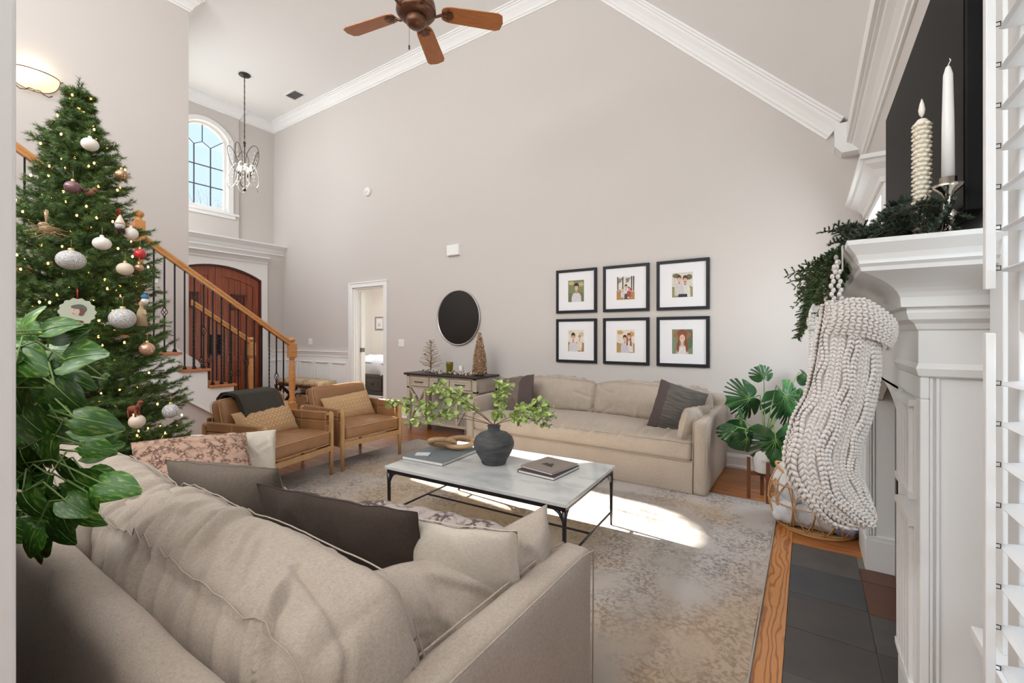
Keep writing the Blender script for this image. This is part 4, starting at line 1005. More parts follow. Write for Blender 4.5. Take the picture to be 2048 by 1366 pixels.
for sx in (1, -1):
    for sy in (1, -1):
        m = MB(); x, y = sx*(W2-.028), sy*(D2_-.028); m.box(x-.027, x+.027, y-.027, y+.027, .06, .56)
        m.add([(x-.027, y-.027, .06), (x+.027, y-.027, .06), (x+.027, y+.027, .06), (x-.027, y+.027, .06), (x-.018, y-.018, 0), (x+.018, y-.018, 0), (x+.018, y+.018, 0), (x-.018, y+.018, 0)], [(0, 4, 5, 1), (1, 5, 6, 2), (2, 6, 7, 3), (3, 7, 4, 0), (4, 7, 6, 5)])
        m.build('leg', CON, K, bevel=.003)
    m = MB()                               # crossed brace on the front of each end bay and on each end
    xa = sx*(W2-.055)
    m.bar((sx*W2-sx*.028, -D2_+.05, .12), (sx*W2-sx*.028, D2_-.05, .55), .03, .02); m.bar((sx*W2-sx*.028, D2_-.05, .12), (sx*W2-sx*.028, -D2_+.05, .55), .03, .02)
    m.bar((xa, -D2_+.02, .14), (xa-sx*.26, -D2_+.02, .55), .02, .028, up=(0, 1, 0)); m.bar((xa-sx*.26, -D2_+.024, .14), (xa, -D2_+.024, .55), .02, .028, up=(0, 1, 0))
    m.box(*(sorted((xa-sx*.285, xa-sx*.255))), -D2_+.01, -D2_+.04, .13, .56)
    m.build('crossed_brace', CON, K, bevel=.002)
MB().box(-W2+.0, W2-.0, -D2_, D2_, .105, .135).build('lower_shelf', CON, K, bevel=.003)
# round mirror
MI = thing('mirror', 'round wall mirror with thin silver frame above the console', 'mirror', (-4.055, YM-.001, 1.515))
MB().lathe([(.35, -.004), (.385, -.004), (.387, -.026), (.383, -.028), (.374, -.028), (.372, -.018), (.35, -.018)], 64, axis='y', close=False).build('frame', mat('brushed_silver', (.55, .55, .54), .3, metal=.9), MI)
MB().lathe([(.001, -.016), (.374, -.016), (.374, -.019), (.001, -.019)], 64, axis='y', sm=False).build('mirror_glass', mat('mirror_glass', (.085, .085, .088), .28, metal=1), MI)  # dark glass colour stands in for the reflection of a dark area
# little twig tree, green glass, bottle-brush tree, bead garland
def campt(u, v, t):
    a = (u-1024)/888; b = (669-v)/888; th = R(33.645)
    return Vector(((-math.sin(th)+a*math.cos(th))*t, (math.cos(th)+a*math.sin(th))*t, 1.28+b*t))
TW = mat('dry_straw', (.42, .30, .16), .9); TWD = mat('dry_twig', (.16, .10, .06), .9)
T1 = thing('twig_tree', 'small dry straw pine tree at the left end of the console', 'decoration', (-4.27, 4.42, ZT)); r_ = random.Random(4)
m = MB(); m.tube([(0, 0, 0), (.005, 0, .2), (0, 0, .44)], [.007, .005, .002], 6); m.lathe([(.03, 0), (.028, .012), (.006, .02)], 12)
segs = []
for i in range(46):
    z = .06+.38*i/46; a = i*2.4; L = .145*(1-(z-.06)/.42)**.8+.02; d = Vector((math.cos(a), math.sin(a), .25)); p0 = Vector((0, 0, z)); p1 = p0+d*L; m.tube([p0, p1], [.0018, .001], 4); segs.append((p0, p1))
m.build('branches', TWD, T1)
def needles(segs, ln, step, per, wdt, seed, lean=.6):
    rs = np.random.RandomState(seed); A = np.array([s[0] for s in segs]); B = np.array([s[1] for s in segs]); Ls = np.linalg.norm(B-A, axis=1)
    cnt = np.maximum(1, (Ls/step).astype(int))*per; idx = np.repeat(np.arange(len(segs)), cnt); n = len(idx)
    t = rs.rand(n, 1); P = A[idx]*(1-t)+B[idx]*t; D = (B-A)[idx]/Ls[idx][:, None]
    rv = rs.randn(n, 3); rv -= D*np.sum(rv*D, 1)[:, None]; rv /= np.linalg.norm(rv, axis=1)[:, None]+1e-9
    nd = rv+D*lean; nd /= np.linalg.norm(nd, axis=1)[:, None]
    side = np.cross(nd, D); side /= np.linalg.norm(side, axis=1)[:, None]+1e-9
    ll = ln*(.7+.6*rs.rand(n, 1)); V = np.concatenate([P-side*wdt, P+side*wdt, P+nd*ll], 1).reshape(-1, 3); F = np.arange(3*n).reshape(-1, 3)
    return V, F
V, F = needles([(list(a), list(b)) for a, b in segs], .028, .004, 3, .0008, 3, .9); nd = npmesh('needles', V, F, TW, T1); nd['kind'] = 'stuff'
for p in ((-.05, -.06, .25), (.05, -.06, .13), (.02, -.02, .41)): MB().ball(p, .011, 8, 6).build('berry', TWD, T1)
GG = thing('glass_votive', 'amber green glass tumbler on the console', 'glass', (-3.885, 4.37, ZT))
MB().lathe([(.034, 0), (.036, .004), (.047, .13), (.047, .155), (.043, .155), (.042, .13), (.031, .012), (.001, .010)], 24).build('cup', mat('olive_glass', (.34, .26, .015), .08, trans=.55, spec=.6), GG)
BT = thing('bottlebrush_tree', 'slim cone tree of gold and brown beads at the right end of the console', 'decoration', (-3.43, 4.42, ZT))
BG = mat('champagne_beads', (.62, .42, .25), .35, metal=.4); BW = mat('cream_beads', (.80, .68, .52), .5); BD = mat('bronze_beads', (.20, .10, .045), .5)
MB().lathe([(.085, .02), (.088, .05), (.068, .25), (.035, .42), (.008, .54)], 20).build('cone_core', BD, BT); MB().cyl((0, 0, 0), (0, 0, .03), .05).build('base', TWD, BT)
bead_i = [m_ for m_ in (BG, BW, BD)]; rs = np.random.RandomState(5)
def bead_cloud(name, pts, rad, mats, parent, mis):
    ico = np.array([(0, 0, 1), (0, 0, -1), (1, 0, 0), (-1, 0, 0), (0, 1, 0), (0, -1, 0)])*1.0; fo = np.array([(0, 2, 4), (0, 4, 3), (0, 3, 5), (0, 5, 2), (1, 4, 2), (1, 3, 4), (1, 5, 3), (1, 2, 5)])
    P = np.array(pts); n = len(P); rr = np.array(rad).reshape(-1, 1, 1); V = (P[:, None, :]+ico[None]*rr).reshape(-1, 3); F = (np.arange(n)[:, None, None]*6+fo[None]).reshape(-1, 3)
    return npmesh(name, V, F, mats, parent, True, np.repeat(np.array(mis), 8))
pts = []; 
for i in range(1500):
    z = .02+.52*rs.rand()**1.25; r0 = np.interp(z, [.02, .05, .25, .42, .54], [.088, .090, .072, .040, .010]); a = rs.rand()*6.28; r0 += rs.rand()*.008; pts.append((r0*math.cos(a), r0*math.sin(a), z))
o = bead_cloud('beads', pts, .0045+.002*rs.rand(1500), bead_i, BT, rs.choice([0, 1, 2], 1500, p=[.5, .25, .25])); o['kind'] = 'stuff'
pts = []
for i in range(900):
    x = -.46+.98*rs.rand(); y = -.03+.05*math.sin(x*14)+.05*rs.randn(); pts.append((x, max(-.2, min(.15, y)), ZT+.006+.035*rs.rand()))
o = bead_cloud('bead_garland', pts, .006+.005*rs.rand(900), [BW, mat('silver_beads', (.6, .6, .6), .25, metal=.8), BD, WHITE], None, rs.choice([0, 1, 2, 3], 900, p=[.35, .25, .2, .2])); o.location = (-3.92, 4.42, 0)
tag(o, 'silver and cream berry garland lying along the console top', 'garland', kind='stuff')
o = thing('candle', 'small white pillar candle behind the olive glass tumbler', 'candle', (-3.80, 4.50, ZT)); MB().lathe([(.028, 0), (.03, .003), (.03, .10), (.026, .104), (.01, .10), (.001, .1)], 20).build('wax', mat('white_wax', (.85, .83, .78), .5, sss=.2), o)

# ================================================================ FRAMED PHOTOGRAPHS
FR = mat('black_frame', (.010, .012, .016), .45, spec=.3)
cc = {}
def col(c):
    if c not in cc:
        s = c.lstrip('#'); v = [int(s[i:i+2], 16)/255 for i in (0, 2, 4)]; v = [(x/12.92 if x <= .04045 else ((x+.055)/1.055)**2.4) for x in v]; cc[c] = mat('print_'+s, tuple(v), .6, noise_col=tuple(x*.72 for x in v), noise_scale=60, noise_mix=.4)
    return cc[c]
def ell(cx, cy, rx, ry, n=16, a0=0, a1=360): return [(cx+rx*math.cos(R(a0+(a1-a0)*i/n)), cy+ry*math.sin(R(a0+(a1-a0)*i/n))) for i in range(n+(a1-a0 < 360))]
SK, SK2 = '#e0b79c', '#c99a80'
def person_shapes(x, y, s, hair, shirt, long_hair=False):
    s *= 1.28
    L = [(shirt, [(x-.42*s, y-1.25*s), (x-.40*s, y-.62*s), (x-.30*s, y-.42*s), (x-.1*s, y-.33*s), (x+.1*s, y-.33*s), (x+.30*s, y-.42*s), (x+.40*s, y-.62*s), (x+.42*s, y-1.25*s)])]
    if long_hair: L.append((hair, [(x-.2*s, y), (x-.3*s, y-.8*s), (x-.1*s, y-.75*s), (x-.12*s, y-.3*s), (x+.12*s, y-.3*s), (x+.1*s, y-.75*s), (x+.3*s, y-.8*s), (x+.2*s, y)]))
    L += [(SK2, [(x-.07*s, y-.15*s), (x-.08*s, y-.4*s), (x+.08*s, y-.4*s), (x+.07*s, y-.15*s)]), (hair, ell(x, y+.06*s, .2*s, .22*s)), (SK, ell(x, y-.03*s, .155*s, .20*s)), (hair, ell(x, y+.08*s, .18*s, .13*s, 12, 0, 180)),
          ('#5a3a30', ell(x-.06*s, y-.01*s, .018*s, .014*s, 8)), ('#5a3a30', ell(x+.06*s, y-.01*s, .018*s, .014*s, 8)), ('#fff4ee', ell(x, y-.11*s, .06*s, .022*s, 8, 180, 360))]
    return L
BGD = lambda a, b, c: [(a, [(-1, -1), (1, -1), (1, 1), (-1, 1)]), (b, [(-1, -1), (1, -1), (1, -.2), (.3, -.05), (-.4, -.25), (-1, -.1)]), (c, ell(-.6, .75, .35, .18)), (c, ell(.65, .6, .3, .22))]
ART = [
 ('boy with dark hair in a pale shirt before greenery', BGD('#83895f', '#6f7852', '#c4b487')+person_shapes(.05, .35, 1.15, '#2e2420', '#dcd9df')),
 ('family walking between tree trunks by red flowers', [('#e8e2da', [(-1, -1), (1, -1), (1, 1), (-1, 1)])]+[('#3c352f', [(a, -.3), (a+.1, -.3), (a+.12, 1), (a-.02, 1)]) for a in (-.92, -.35, .62, .84)]+[('#8f8a7c', [(x, .45), (x+.3, .52), (x+.5, .9), (x-.05, .85)]) for x in (-.8, .05)]+[('#b98a4e', [(-1, -1), (1, -1), (1, -.35), (-1, -.2)]), ('#c0493e', ell(.6, -.12, .16, .12)), ('#caa0a0', ell(-.7, -.2, .2, .12))]+person_shapes(.05, .12, .62, '#4a4038', '#dfe0ea')+person_shapes(.38, -.05, .45, '#6b4030', '#b8454a')+person_shapes(-.3, -.08, .45, '#6b5040', '#d8d4dc')+[('#4b4540', [(-.12, -.95), (.22, -.95), (.2, -.5), (-.1, -.5)])]),
 ('boy and laughing bearded man hugging in pale shirts', BGD('#dcd6cc', '#9a9460', '#6e6a4c')+person_shapes(.28, .42, .95, '#4a2c20', '#e4dfda')+person_shapes(-.3, .50, .85, '#5a3a26', '#d4cfcf')+[('#7a3a24', ell(.28, .27, .12, .08, 10, 180, 360)), ('#2e2c30', [(-.4, -1), (.5, -1), (.45, -.75), (-.35, -.75)])]),
 ('mother in pale sweater holding a baby up in a field', BGD('#efe6da', '#a9844c', '#d8c8a8')+person_shapes(-.35, .38, 1.05, '#3a2620', '#dcd8dc')+person_shapes(.45, .30, .62, '#b07a4c', '#e8ddd0')+[('#e8ddd0', [(.2, -.9), (.15, -.2), (.65, -.2), (.7, -.9)])]),
 ('couple leaning their heads together in golden grass', BGD('#e9dfce', '#b5935c', '#c9a262')+person_shapes(-.08, .25, .85, '#4a3022', '#d2cdd6')+person_shapes(.38, .42, .85, '#8a4a34', '#e6e0de', True)+[('#d2cdd6', [(-.5, -1), (-.35, -.3), (.2, -.35), (.4, -1)])]),
 ('girl with long auburn hair in a wide brown hat', [('#7f8f72', [(-1, -1), (1, -1), (1, 1), (-1, 1)]), ('#5f6f52', ell(.6, .2, .5, .8)), ('#a86a42', ell(0, .55, .85, .38)), ('#8a5232', ell(0, .66, .5, .32)), ('#8f4b34', [(-.35, .5), (-.6, -.9), (-.2, -.85), (-.25, 0), (.25, 0), (.25, -.85), (.62, -.9), (.35, .5)]), ('#e2bfa8', [(-.12, .1), (-.14, -.3), (-.5, -.45), (-.6, -1), (.6, -1), (.5, -.45), (.14, -.3), (.12, .1)]), ('#e6e0de', [(-.38, -1), (-.36, -.55), (-.2, -.42), (.2, -.42), (.36, -.55), (.38, -1)]), ('#e9c5ac', ell(0, .25, .27, .33)), ('#8f4b34', ell(-.42, -.45, .12, .42)), ('#8f4b34', ell(.44, -.45, .12, .42)), ('#4a332c', ell(-.1, .29, .035, .025, 8)), ('#4a332c', ell(.1, .29, .035, .025, 8)), ('#fff4ee', ell(0, .12, .10, .04, 8, 180, 360))]),
]
def clip(poly):                                           # clip a polygon to the unit square
    for ax, s in ((0, 1), (0, -1), (1, 1), (1, -1)):
        out = []
        for i, p in enumerate(poly):
            q = poly[(i+1) % len(poly)]; a_ = 1-s*p[ax]; b_ = 1-s*q[ax]
            if a_ >= 0: out.append(p)
            if (a_ >= 0) != (b_ >= 0): t = a_/(a_-b_); out.append((p[0]+(q[0]-p[0])*t, p[1]+(q[1]-p[1])*t))
        poly = out
        if len(poly) < 3: return []
    return poly
def picture(x, z, wd, ht, pw_, ph_, label, shapes, group, y=YM, fw=.031, frm=FR):
    t = thing('picture_frame', label, 'framed photo' if group else 'framed picture', (x, y-.001, z), group=group)
    m = MB()
    for a in ((-wd/2, wd/2, -ht/2, -ht/2+fw), (-wd/2, wd/2, ht/2-fw, ht/2), (-wd/2, -wd/2+fw, -ht/2+fw, ht/2-fw), (wd/2-fw, wd/2, -ht/2+fw, ht/2-fw)): m.box(a[0], a[1], -.028, 0, a[2], a[3])
    m.build('frame', frm, t, bevel=.002)
    MB().box(-wd/2+fw, wd/2-fw, -.016, -.002, -ht/2+fw, ht/2-fw).build('mat_board', MATBOARD, t)
    mats = []; m = MB(); k = 0
    for c, poly in shapes:
        poly = clip(poly)
        if not poly: continue
        mm = col(c)
        if mm not in mats: mats.append(mm)
        k += 1; m.add([(p[0]*pw_/2, -.0162-k*.00012, p[1]*ph_/2) for p in poly], [tuple(range(len(poly)))], mats.index(mm))
    m.build('photo_print', mats, t, fix=False)
    return t
place = ['top left', 'top middle', 'top right', 'bottom left', 'bottom middle', 'bottom right']
for i in range(6):
    c, r = i % 3, i//3
    picture(-2.253+.5945*c, 1.788-.5805*r, .516, .512, .202, .252, 'black framed photo of a '+ART[i][0] if i not in (1, 4, 3) else 'black framed photo of a '+ART[i][0], ART[i][1], 'family photos over the far sofa')
picture(-9.84, 1.585, .36, .36, .20, .22, 'small grey framed sketch on the bedroom wall', [('#ffffff', [(-1, -1), (1, -1), (1, 1), (-1, 1)]), ('#8a8a8a', [(-.6, -.7), (-.3, -.7), (-.4, .5)]), ('#9a9a9a', [(.2, -.7), (.4, -.7), (.3, .7)]), ('#aaaaaa', [(-.2, -.6), (.1, -.6), (-.1, .1)])], None, y=8.199, frm=mat('grey_frame', (.2, .19, .18), .5))

# ================================================================ WALL AND CEILING FITTINGS
def plate(label, x, z, n, y=YM, wd=.075, name='light_switch', rot=0, axis='y', xx=0):
    t = thing(name, label, 'switch', (x, y-.0005, z) if axis == 'y' else (xx, y, z), R(rot)); w_ = wd if n == 1 else wd+.046*(n-1)
    MB().box(-w_/2, w_/2, -.006, 0, -.058, .058).build('plate', WHITE, t, bevel=.002)
    for i in range(n): MB().box(-.005+(i-(n-1)/2)*.046, .005+(i-(n-1)/2)*.046, -.014, -.006, -.002, .012).build('toggle', WHITE, t)
    return t
plate('white double light switch between the bedroom doorway and the mirror', -5.209, 1.149, 2)
plate('white double light switch above the wainscot', -7.615, 1.151, 2)
plate('white light switch on the stair partition seen behind the balusters', 0, 1.95, 1, y=2.02, axis='x', rot=90, xx=XP+.0006)
t = thing('smoke_detector', 'small round white smoke detector high on the gable wall', 'smoke detector', (-5.995, YM-.0005, 3.617)); MB().lathe([(.075, 0), (.075, -.02), (.06, -.035), (.03, -.042), (.001, -.042)], 28, axis='y').build('housing', WHITE, t); MB().lathe([(.03, -.042), (.03, -.046), (.001, -.046)], 20, axis='y').build('test_button', MATS['paper'], t)
t = thing('door_chime', 'white rectangular chime box on the wall left above the mirror', 'chime', (-4.136, YM-.0005, 2.462)); m = MB(); m.box(-.11, .11, -.05, 0, -.075, .075); m.build('cover', WHITE, t, bevel=.012, seg=3); MB().box(-.112, .112, -.012, 0, -.078, .078).build('back_plate', WHITE, t)
t = thing('ceiling_vent', 'small white louvered vent in the ceiling by the crown moulding', 'vent', (-7.45, 4.35, ZC)); m = MB(); m.box(-.17, .17, -.11, -.085, -.008, 0); m.box(-.17, .17, .085, .11, -.008, 0); m.box(-.17, -.145, -.085, .085, -.008, 0); m.box(.145, .17, -.085, .085, -.008, 0); m.build('frame', WHITE, t)
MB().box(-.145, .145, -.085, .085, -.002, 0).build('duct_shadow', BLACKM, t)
for i in range(9): MB().obox((-.125+i*.031, 0, -.006), (.024, .17, .002), Matrix.Rotation(R(35), 3, 'Y')).build('slat', WHITE, t)
# sconce
SC = thing('wall_sconce', 'half bowl alabaster wall sconce glowing on the stair partition', 'sconce', (XP, 1.04, 3.87))
def scf(u, v):
    a = PI*u; ph = PI/2*v; r = .185*math.cos(ph)**.8 if v < 1 else 0; return (.135/.185*r*math.sin(a), -r*math.cos(a), -.165*math.sin(ph))
mb = MB(); mb.grid(scf, 25, 10); mb.build('glass_bowl', mat('alabaster', (.95, .85, .65), .4, emit=(1, .80, .50), emit_s=.75), SC, fix=False)
m = MB(); m.tube([scf(i/24, 0) for i in range(25)], .005, 6); m.tube([scf(0, 0)]+[scf(0, j/9) for j in range(10)], .004, 5); m.tube([scf(1, 0), (0, .21, .012)], .005, 5)
m.tube([scf(0, j/9) for j in range(10)]+[(.02, 0, -.165)], .005, 5); m.tube([scf(1, j/9) for j in range(10)], .005, 5)
for s in (1, -1): m.tube([(.03, 0, -.16), (.04, s*.04, -.165), (.045, s*.06, -.19), (.045, s*.10, -.20), (.045, s*.125, -.18)], .005, 6)
m.build('metal_scrolls', BRONZE, SC, fix=False)
light('sconce_lamp', 'POINT', (XP+.05, 1.04, 3.93), 1.2, (1, .82, .58)).data.shadow_soft_size = .05

# ceiling fan
FN = thing('ceiling_fan', 'five blade ceiling fan with cherry blades and bronze motor', 'ceiling fan', (-2.47, 2.40, 3.74), R(0))
MB().lathe([(.02, .12), (.05, .12), (.11, .09), (.14, .05), (.148, .01), (.145, -.01), (.15, -.02), (.13, -.045), (.10, -.055), (.07, -.06)], 40).build('motor_housing', BRONZE, FN)
MB().lathe([(.072, -.055), (.078, -.075), (.075, -.105), (.055, -.125), (.02, -.135), (.001, -.136)], 32).build('switch_housing', BRONZE, FN)
m = MB(); m.cyl((0, 0, .1), (0, 0, ZC-3.74-.05), .014); m.lathe([(.07, ZC-3.74), (.065, ZC-3.80), (.02, ZC-3.83)], 20); m.build('downrod', BRONZE, FN)
m = MB(); m.tube([(-.02, -.05, -.11), (-.02, -.052, -.29)], .0014, 5); m.lathe([(.001, -.285), (.006, -.29), (.007, -.315), (.003, -.322), (.001, -.322)], 8, (-.02, -.052, 0)); m.build('pull_chain', BRONZE, FN)
CH_ = mat('cherry_blade', (.50, .19, .06), .35, noise_col=(.36, .12, .035), noise_scale=4, stretch=(2, 14, 14), noise_mix=.5)
bl = None
for i, az in enumerate((46, 119.5, 191, 262, 334)):
    A_ = R(az); M4 = Matrix.Rotation(A_, 4, 'Z')
    if bl is None:
        out = [(.19, -.03), (.20, -.05), (.225, -.062), (.26, -.068), (.62, -.078), (.655, -.062), (.67, 0), (.655, .062), (.62, .078), (.26, .068), (.225, .062), (.20, .05), (.19, .03)]
        m = MB(); m.prism(out, 'z', -.003, .003); pitch = Matrix.Rotation(R(-11), 4, 'X'); m.v = [tuple(pitch @ Vector(p)) for p in m.v]; bl = m.mesh('blade', CH_)
        m = MB(); m.tube([(.12, 0, -.03), (.15, 0, -.034), (.19, 0, -.012), (.24, 0, -.008)], [.012, .010, .011, .008], 8)
        for a in (-1, 1): m.tube([(.20, 0, -.010), (.225, a*.02, -.008), (.235, a*.045, -.006), (.25, a*.052, -.006)], [.009, .007, .006, .004], 6)
        m.prism([(.20, -.02), (.27, -.035), (.285, 0), (.27, .035), (.20, .02)], 'z', -.012, -.003); m.v = [tuple(pitch @ Vector(p)) for p in m.v]; br = m.mesh('blade_bracket', BRONZE)
        import bmesh
        for me in (bl, br): bm_ = bmesh.new(); bm_.from_mesh(me); bmesh.ops.recalc_face_normals(bm_, faces=bm_.faces); bm_.to_mesh(me); bm_.free()
    shared(bl, 'blade', FN, M4); shared(br, 'blade_bracket', FN, M4)

# chandelier
CD = thing('chandelier', 'open wire orb chandelier with crystal strands hanging in the foyer', 'chandelier', (-7.535, 3.56, 3.95))
DK = mat('dark_bronze_wire', (.05, .045, .04), .4, metal=.7); HT = ZC-3.95
m = MB(); m.lathe([(.001, HT-.035), (.03, HT-.03), (.08, HT-.022), (.085, HT-.012), (.075, HT), (.001, HT)], 28); m.build('canopy', DK, CD)
m = MB()
for i in range(int((HT-.49)/.045)):
    z = HT-.04-i*.045; a = (i % 2)*PI/2; m.tube([(.009*math.cos(a)*math.cos(t), .009*math.sin(a)*math.cos(t), z-.0225+.027*math.sin(t)) for t in [2*PI*k/10 for k in range(10)]], .0028, 4, closed=True)
m.tube([(0, 0, HT-.03), (0, 0, .42)], .0035, 5); m.build('chain', DK, CD, fix=False)
m = MB(); m.lathe([(.001, .44), (.012, .43), (.02, .40), (.012, .38), (.018, .36), (.008, .34), (.006, -.32), (.02, -.33), (.028, -.345), (.012, -.365), (.001, -.375)], 12)
for k in range(6): a = k*PI/3; m.tube([(0, 0, .40), (.03*math.cos(a), .03*math.sin(a), .42)], [.006, .001], 4)
m.build('stem', DK, CD)
for i in range(5):
    a = i*2*PI/5+.3
    for up in (1, -1):
        m = MB(); P = []
        for k in range(28):
            t = 2*PI*k/28; rr = .155+.075*math.cos(t)*.6+up*.06*math.sin(t)*.9; zz_ = up*.13+.205*math.sin(t); lat = .075*math.cos(t)
            P.append(((rr)*math.cos(a)-lat*math.sin(a), (rr)*math.sin(a)+lat*math.cos(a), zz_))
        m.tube(P, .0045, 6, closed=True); m.build('wire_loop', DK if up > 0 else mat('silvered_wire', (.55, .53, .5), .3, metal=.9) if 'silvered_wire' not in MATS else MATS['silvered_wire'], CD, fix=False)
CRY = mat('crystal', (.95, .95, .95), .05, spec=.8); 
for i in range(5):
    a = i*2*PI/5+.3; m = MB()
    for k in range(9): t = k/8; m.ball(((.20-.05*math.sin(PI*t))*math.cos(a), (.20-.05*math.sin(PI*t))*math.sin(a), .22-.5*t), .008, 6, 4)
    m.build('crystal_strand', CRY, CD, fix=False)
BLB = mat('warm_bulb', (1, .9, .75), .3, emit=(1, .88, .68), emit_s=14)
for i in range(5):
    a = i*2*PI/5+.9; x, y = .085*math.cos(a), .085*math.sin(a)
    m = MB(); m.cyl((x, y, -.12), (x, y, -.04), .010); m.tube([(0, 0, -.30), (x*.7, y*.7, -.28), (x, y, -.2), (x, y, -.12)], .004, 6); m.build('candle_socket', WHITE if i < 0 else DK, CD, fix=False)
    m = MB(); m.lathe([(.006, -.04), (.016, -.02), (.018, 0), (.010, .035), (.002, .055)], 12, (x, y, 0)); m.build('bulb', BLB, CD)

# ================================================================ FOYER BENCH, BASKETS, BED
DKW = mat('walnut_brown', (.10, .035, .015), .4, noise_col=(.05, .018, .01), noise_scale=6, stretch=(3, 9, 9))
BN = thing('bench', 'upholstered foyer bench with patterned tan seat and dark crossed legs', 'bench', (-7.30, 4.47, 0))
mb = MB(); softbox(mb, (.60, .20, .045), .03, .04, (0, 0, .02), None, lambda p: p+Vector((0, 0, .455))); mb.build('seat', pattern_mat('bench_ikat', (.60, .46, .30), (.33, .20, .11), 16), BN, fix=False)
MB().box(-.60, .60, -.20, .20, .375, .41).build('seat_frame', DKW, BN, bevel=.004)
for s in (1, -1):
    m = MB(); x = s*.5
    m.bar((x, -.18, .0), (x, .18, .38), .035, .045); m.bar((x, .18, .0), (x, -.18, .38), .035, .045); m.bar((x-.17, -.17, .0), (x+.17*0, -.17, .38), .04, .035, up=(0, 1, 0)); m.bar((x+.02, -.175, .0), (x-.17, -.175, .38), .04, .035, up=(0, 1, 0))
    m.build('crossed_leg', DKW, BN)
MB().tube([(-.5, 0, .19), (.5, 0, .19)], .014, 8).build('stretcher', DKW, BN)
WV = mat('seagrass_weave', (.42, .26, .13), .9, noise_col=(.26, .15, .07), noise_scale=40, stretch=(1, 1, 4), bump=.6, bump_scale=90)
def tote(label, x, y):
    t = thing('storage_basket', label, 'basket', (x, y, 0), R(8)); m = MB()
    m.sweep([(-.17, -.12), (.17, -.12), (.17, .12), (-.17, .12)], [(-.0, .0), (-.02, .25), (-.01, .26), (.008, .0)], closed=True); m.box(-.165, .165, -.115, .115, .0, .01); m.build('woven_body', WV, t)
    for s in (1, -1): m = MB(); m.tube([(-.06, s*.135, .22), (-.06, s*.15, .27), (0, s*.15, .29), (.06, s*.15, .27), (.06, s*.135, .22)], .007, 6); m.build('handle', DKW, t)
    return t
tote('woven seagrass basket under the left part of the bench', -7.22, 4.40); tote('woven seagrass basket of papers under the right part of the bench', -6.80, 4.40)
for i in range(3): q = thing('magazine', ('magazine leaning at the left in the right seagrass basket', 'middle magazine in the right seagrass basket', 'magazine leaning at the right in the right seagrass basket')[i], 'magazine', (-6.84+i*.04, 4.40, .02), R(4*i), 'magazines in the basket'); MB().obox((0, 0, .14), (.006, .20, .25), Matrix.Rotation(R(12+i*3), 3, 'Y')).build('cover', MATS['slate_cloth'], q); MB().obox((.0035, 0, .14), (.003, .19, .24), Matrix.Rotation(R(12+i*3), 3, 'Y')).build('pages', MATS['paper'], q)
BDK = mat('espresso_wood', (.045, .028, .022), .45)
BE = thing('bed', 'dark wood storage bed with white comforter seen through the doorway', 'bed', (-8.35, 7.0, 0))
m = MB(); m.box(-1.0, 1.0, -.80, 1.0, .08, .42); m.box(-1.03, 1.03, -.83, 1.0, 0, .08); m.box(-1.03, 1.03, -.83, -.79, .38, .44); m.build('bed_frame', BDK, BE, bevel=.006)
for i in range(4):
    x = -.78+i*.50; m = MB(); m.box(x-.23, x+.23, -.825, -.80, .12, .35); dr = m.build('drawer', BDK, BE, bevel=.006); m = MB(); m.box(x-.18, x+.18, -.832, -.825, .16, .31); m.build('drawer_panel', BDK, dr, bevel=.004); MB().ball((x, -.85, .235), .018, 10, 6).build('knob', IRON, dr)
mb = MB(); cf = wrinkles(3, .03, .3, 4, .03); softbox(mb, (1.04, .92, .17), .12, .05, (0, 0, .05), cf, lambda p: p+Vector((0, .09, .55))); mb.build('comforter', mat('white_comforter', (.80, .80, .84), .9), BE, fix=False)
mb = MB(); mb.tube([(-1.0, -.80, .66), (0, -.85, .70), (1.0, -.80, .66)], .008, 6); mb.build('comforter_trim', mat('navy_trim', (.04, .045, .07), .8), BE, fix=False)
RB = thing('bedroom_rug', 'small grey rug at the foot of the bedroom bed', 'rug', (-8.0, 5.75, 0)); MB().box(-.8, .8, -.4, .4, 0.0, .008).build('pile', MATS['rug_binding'], RB)

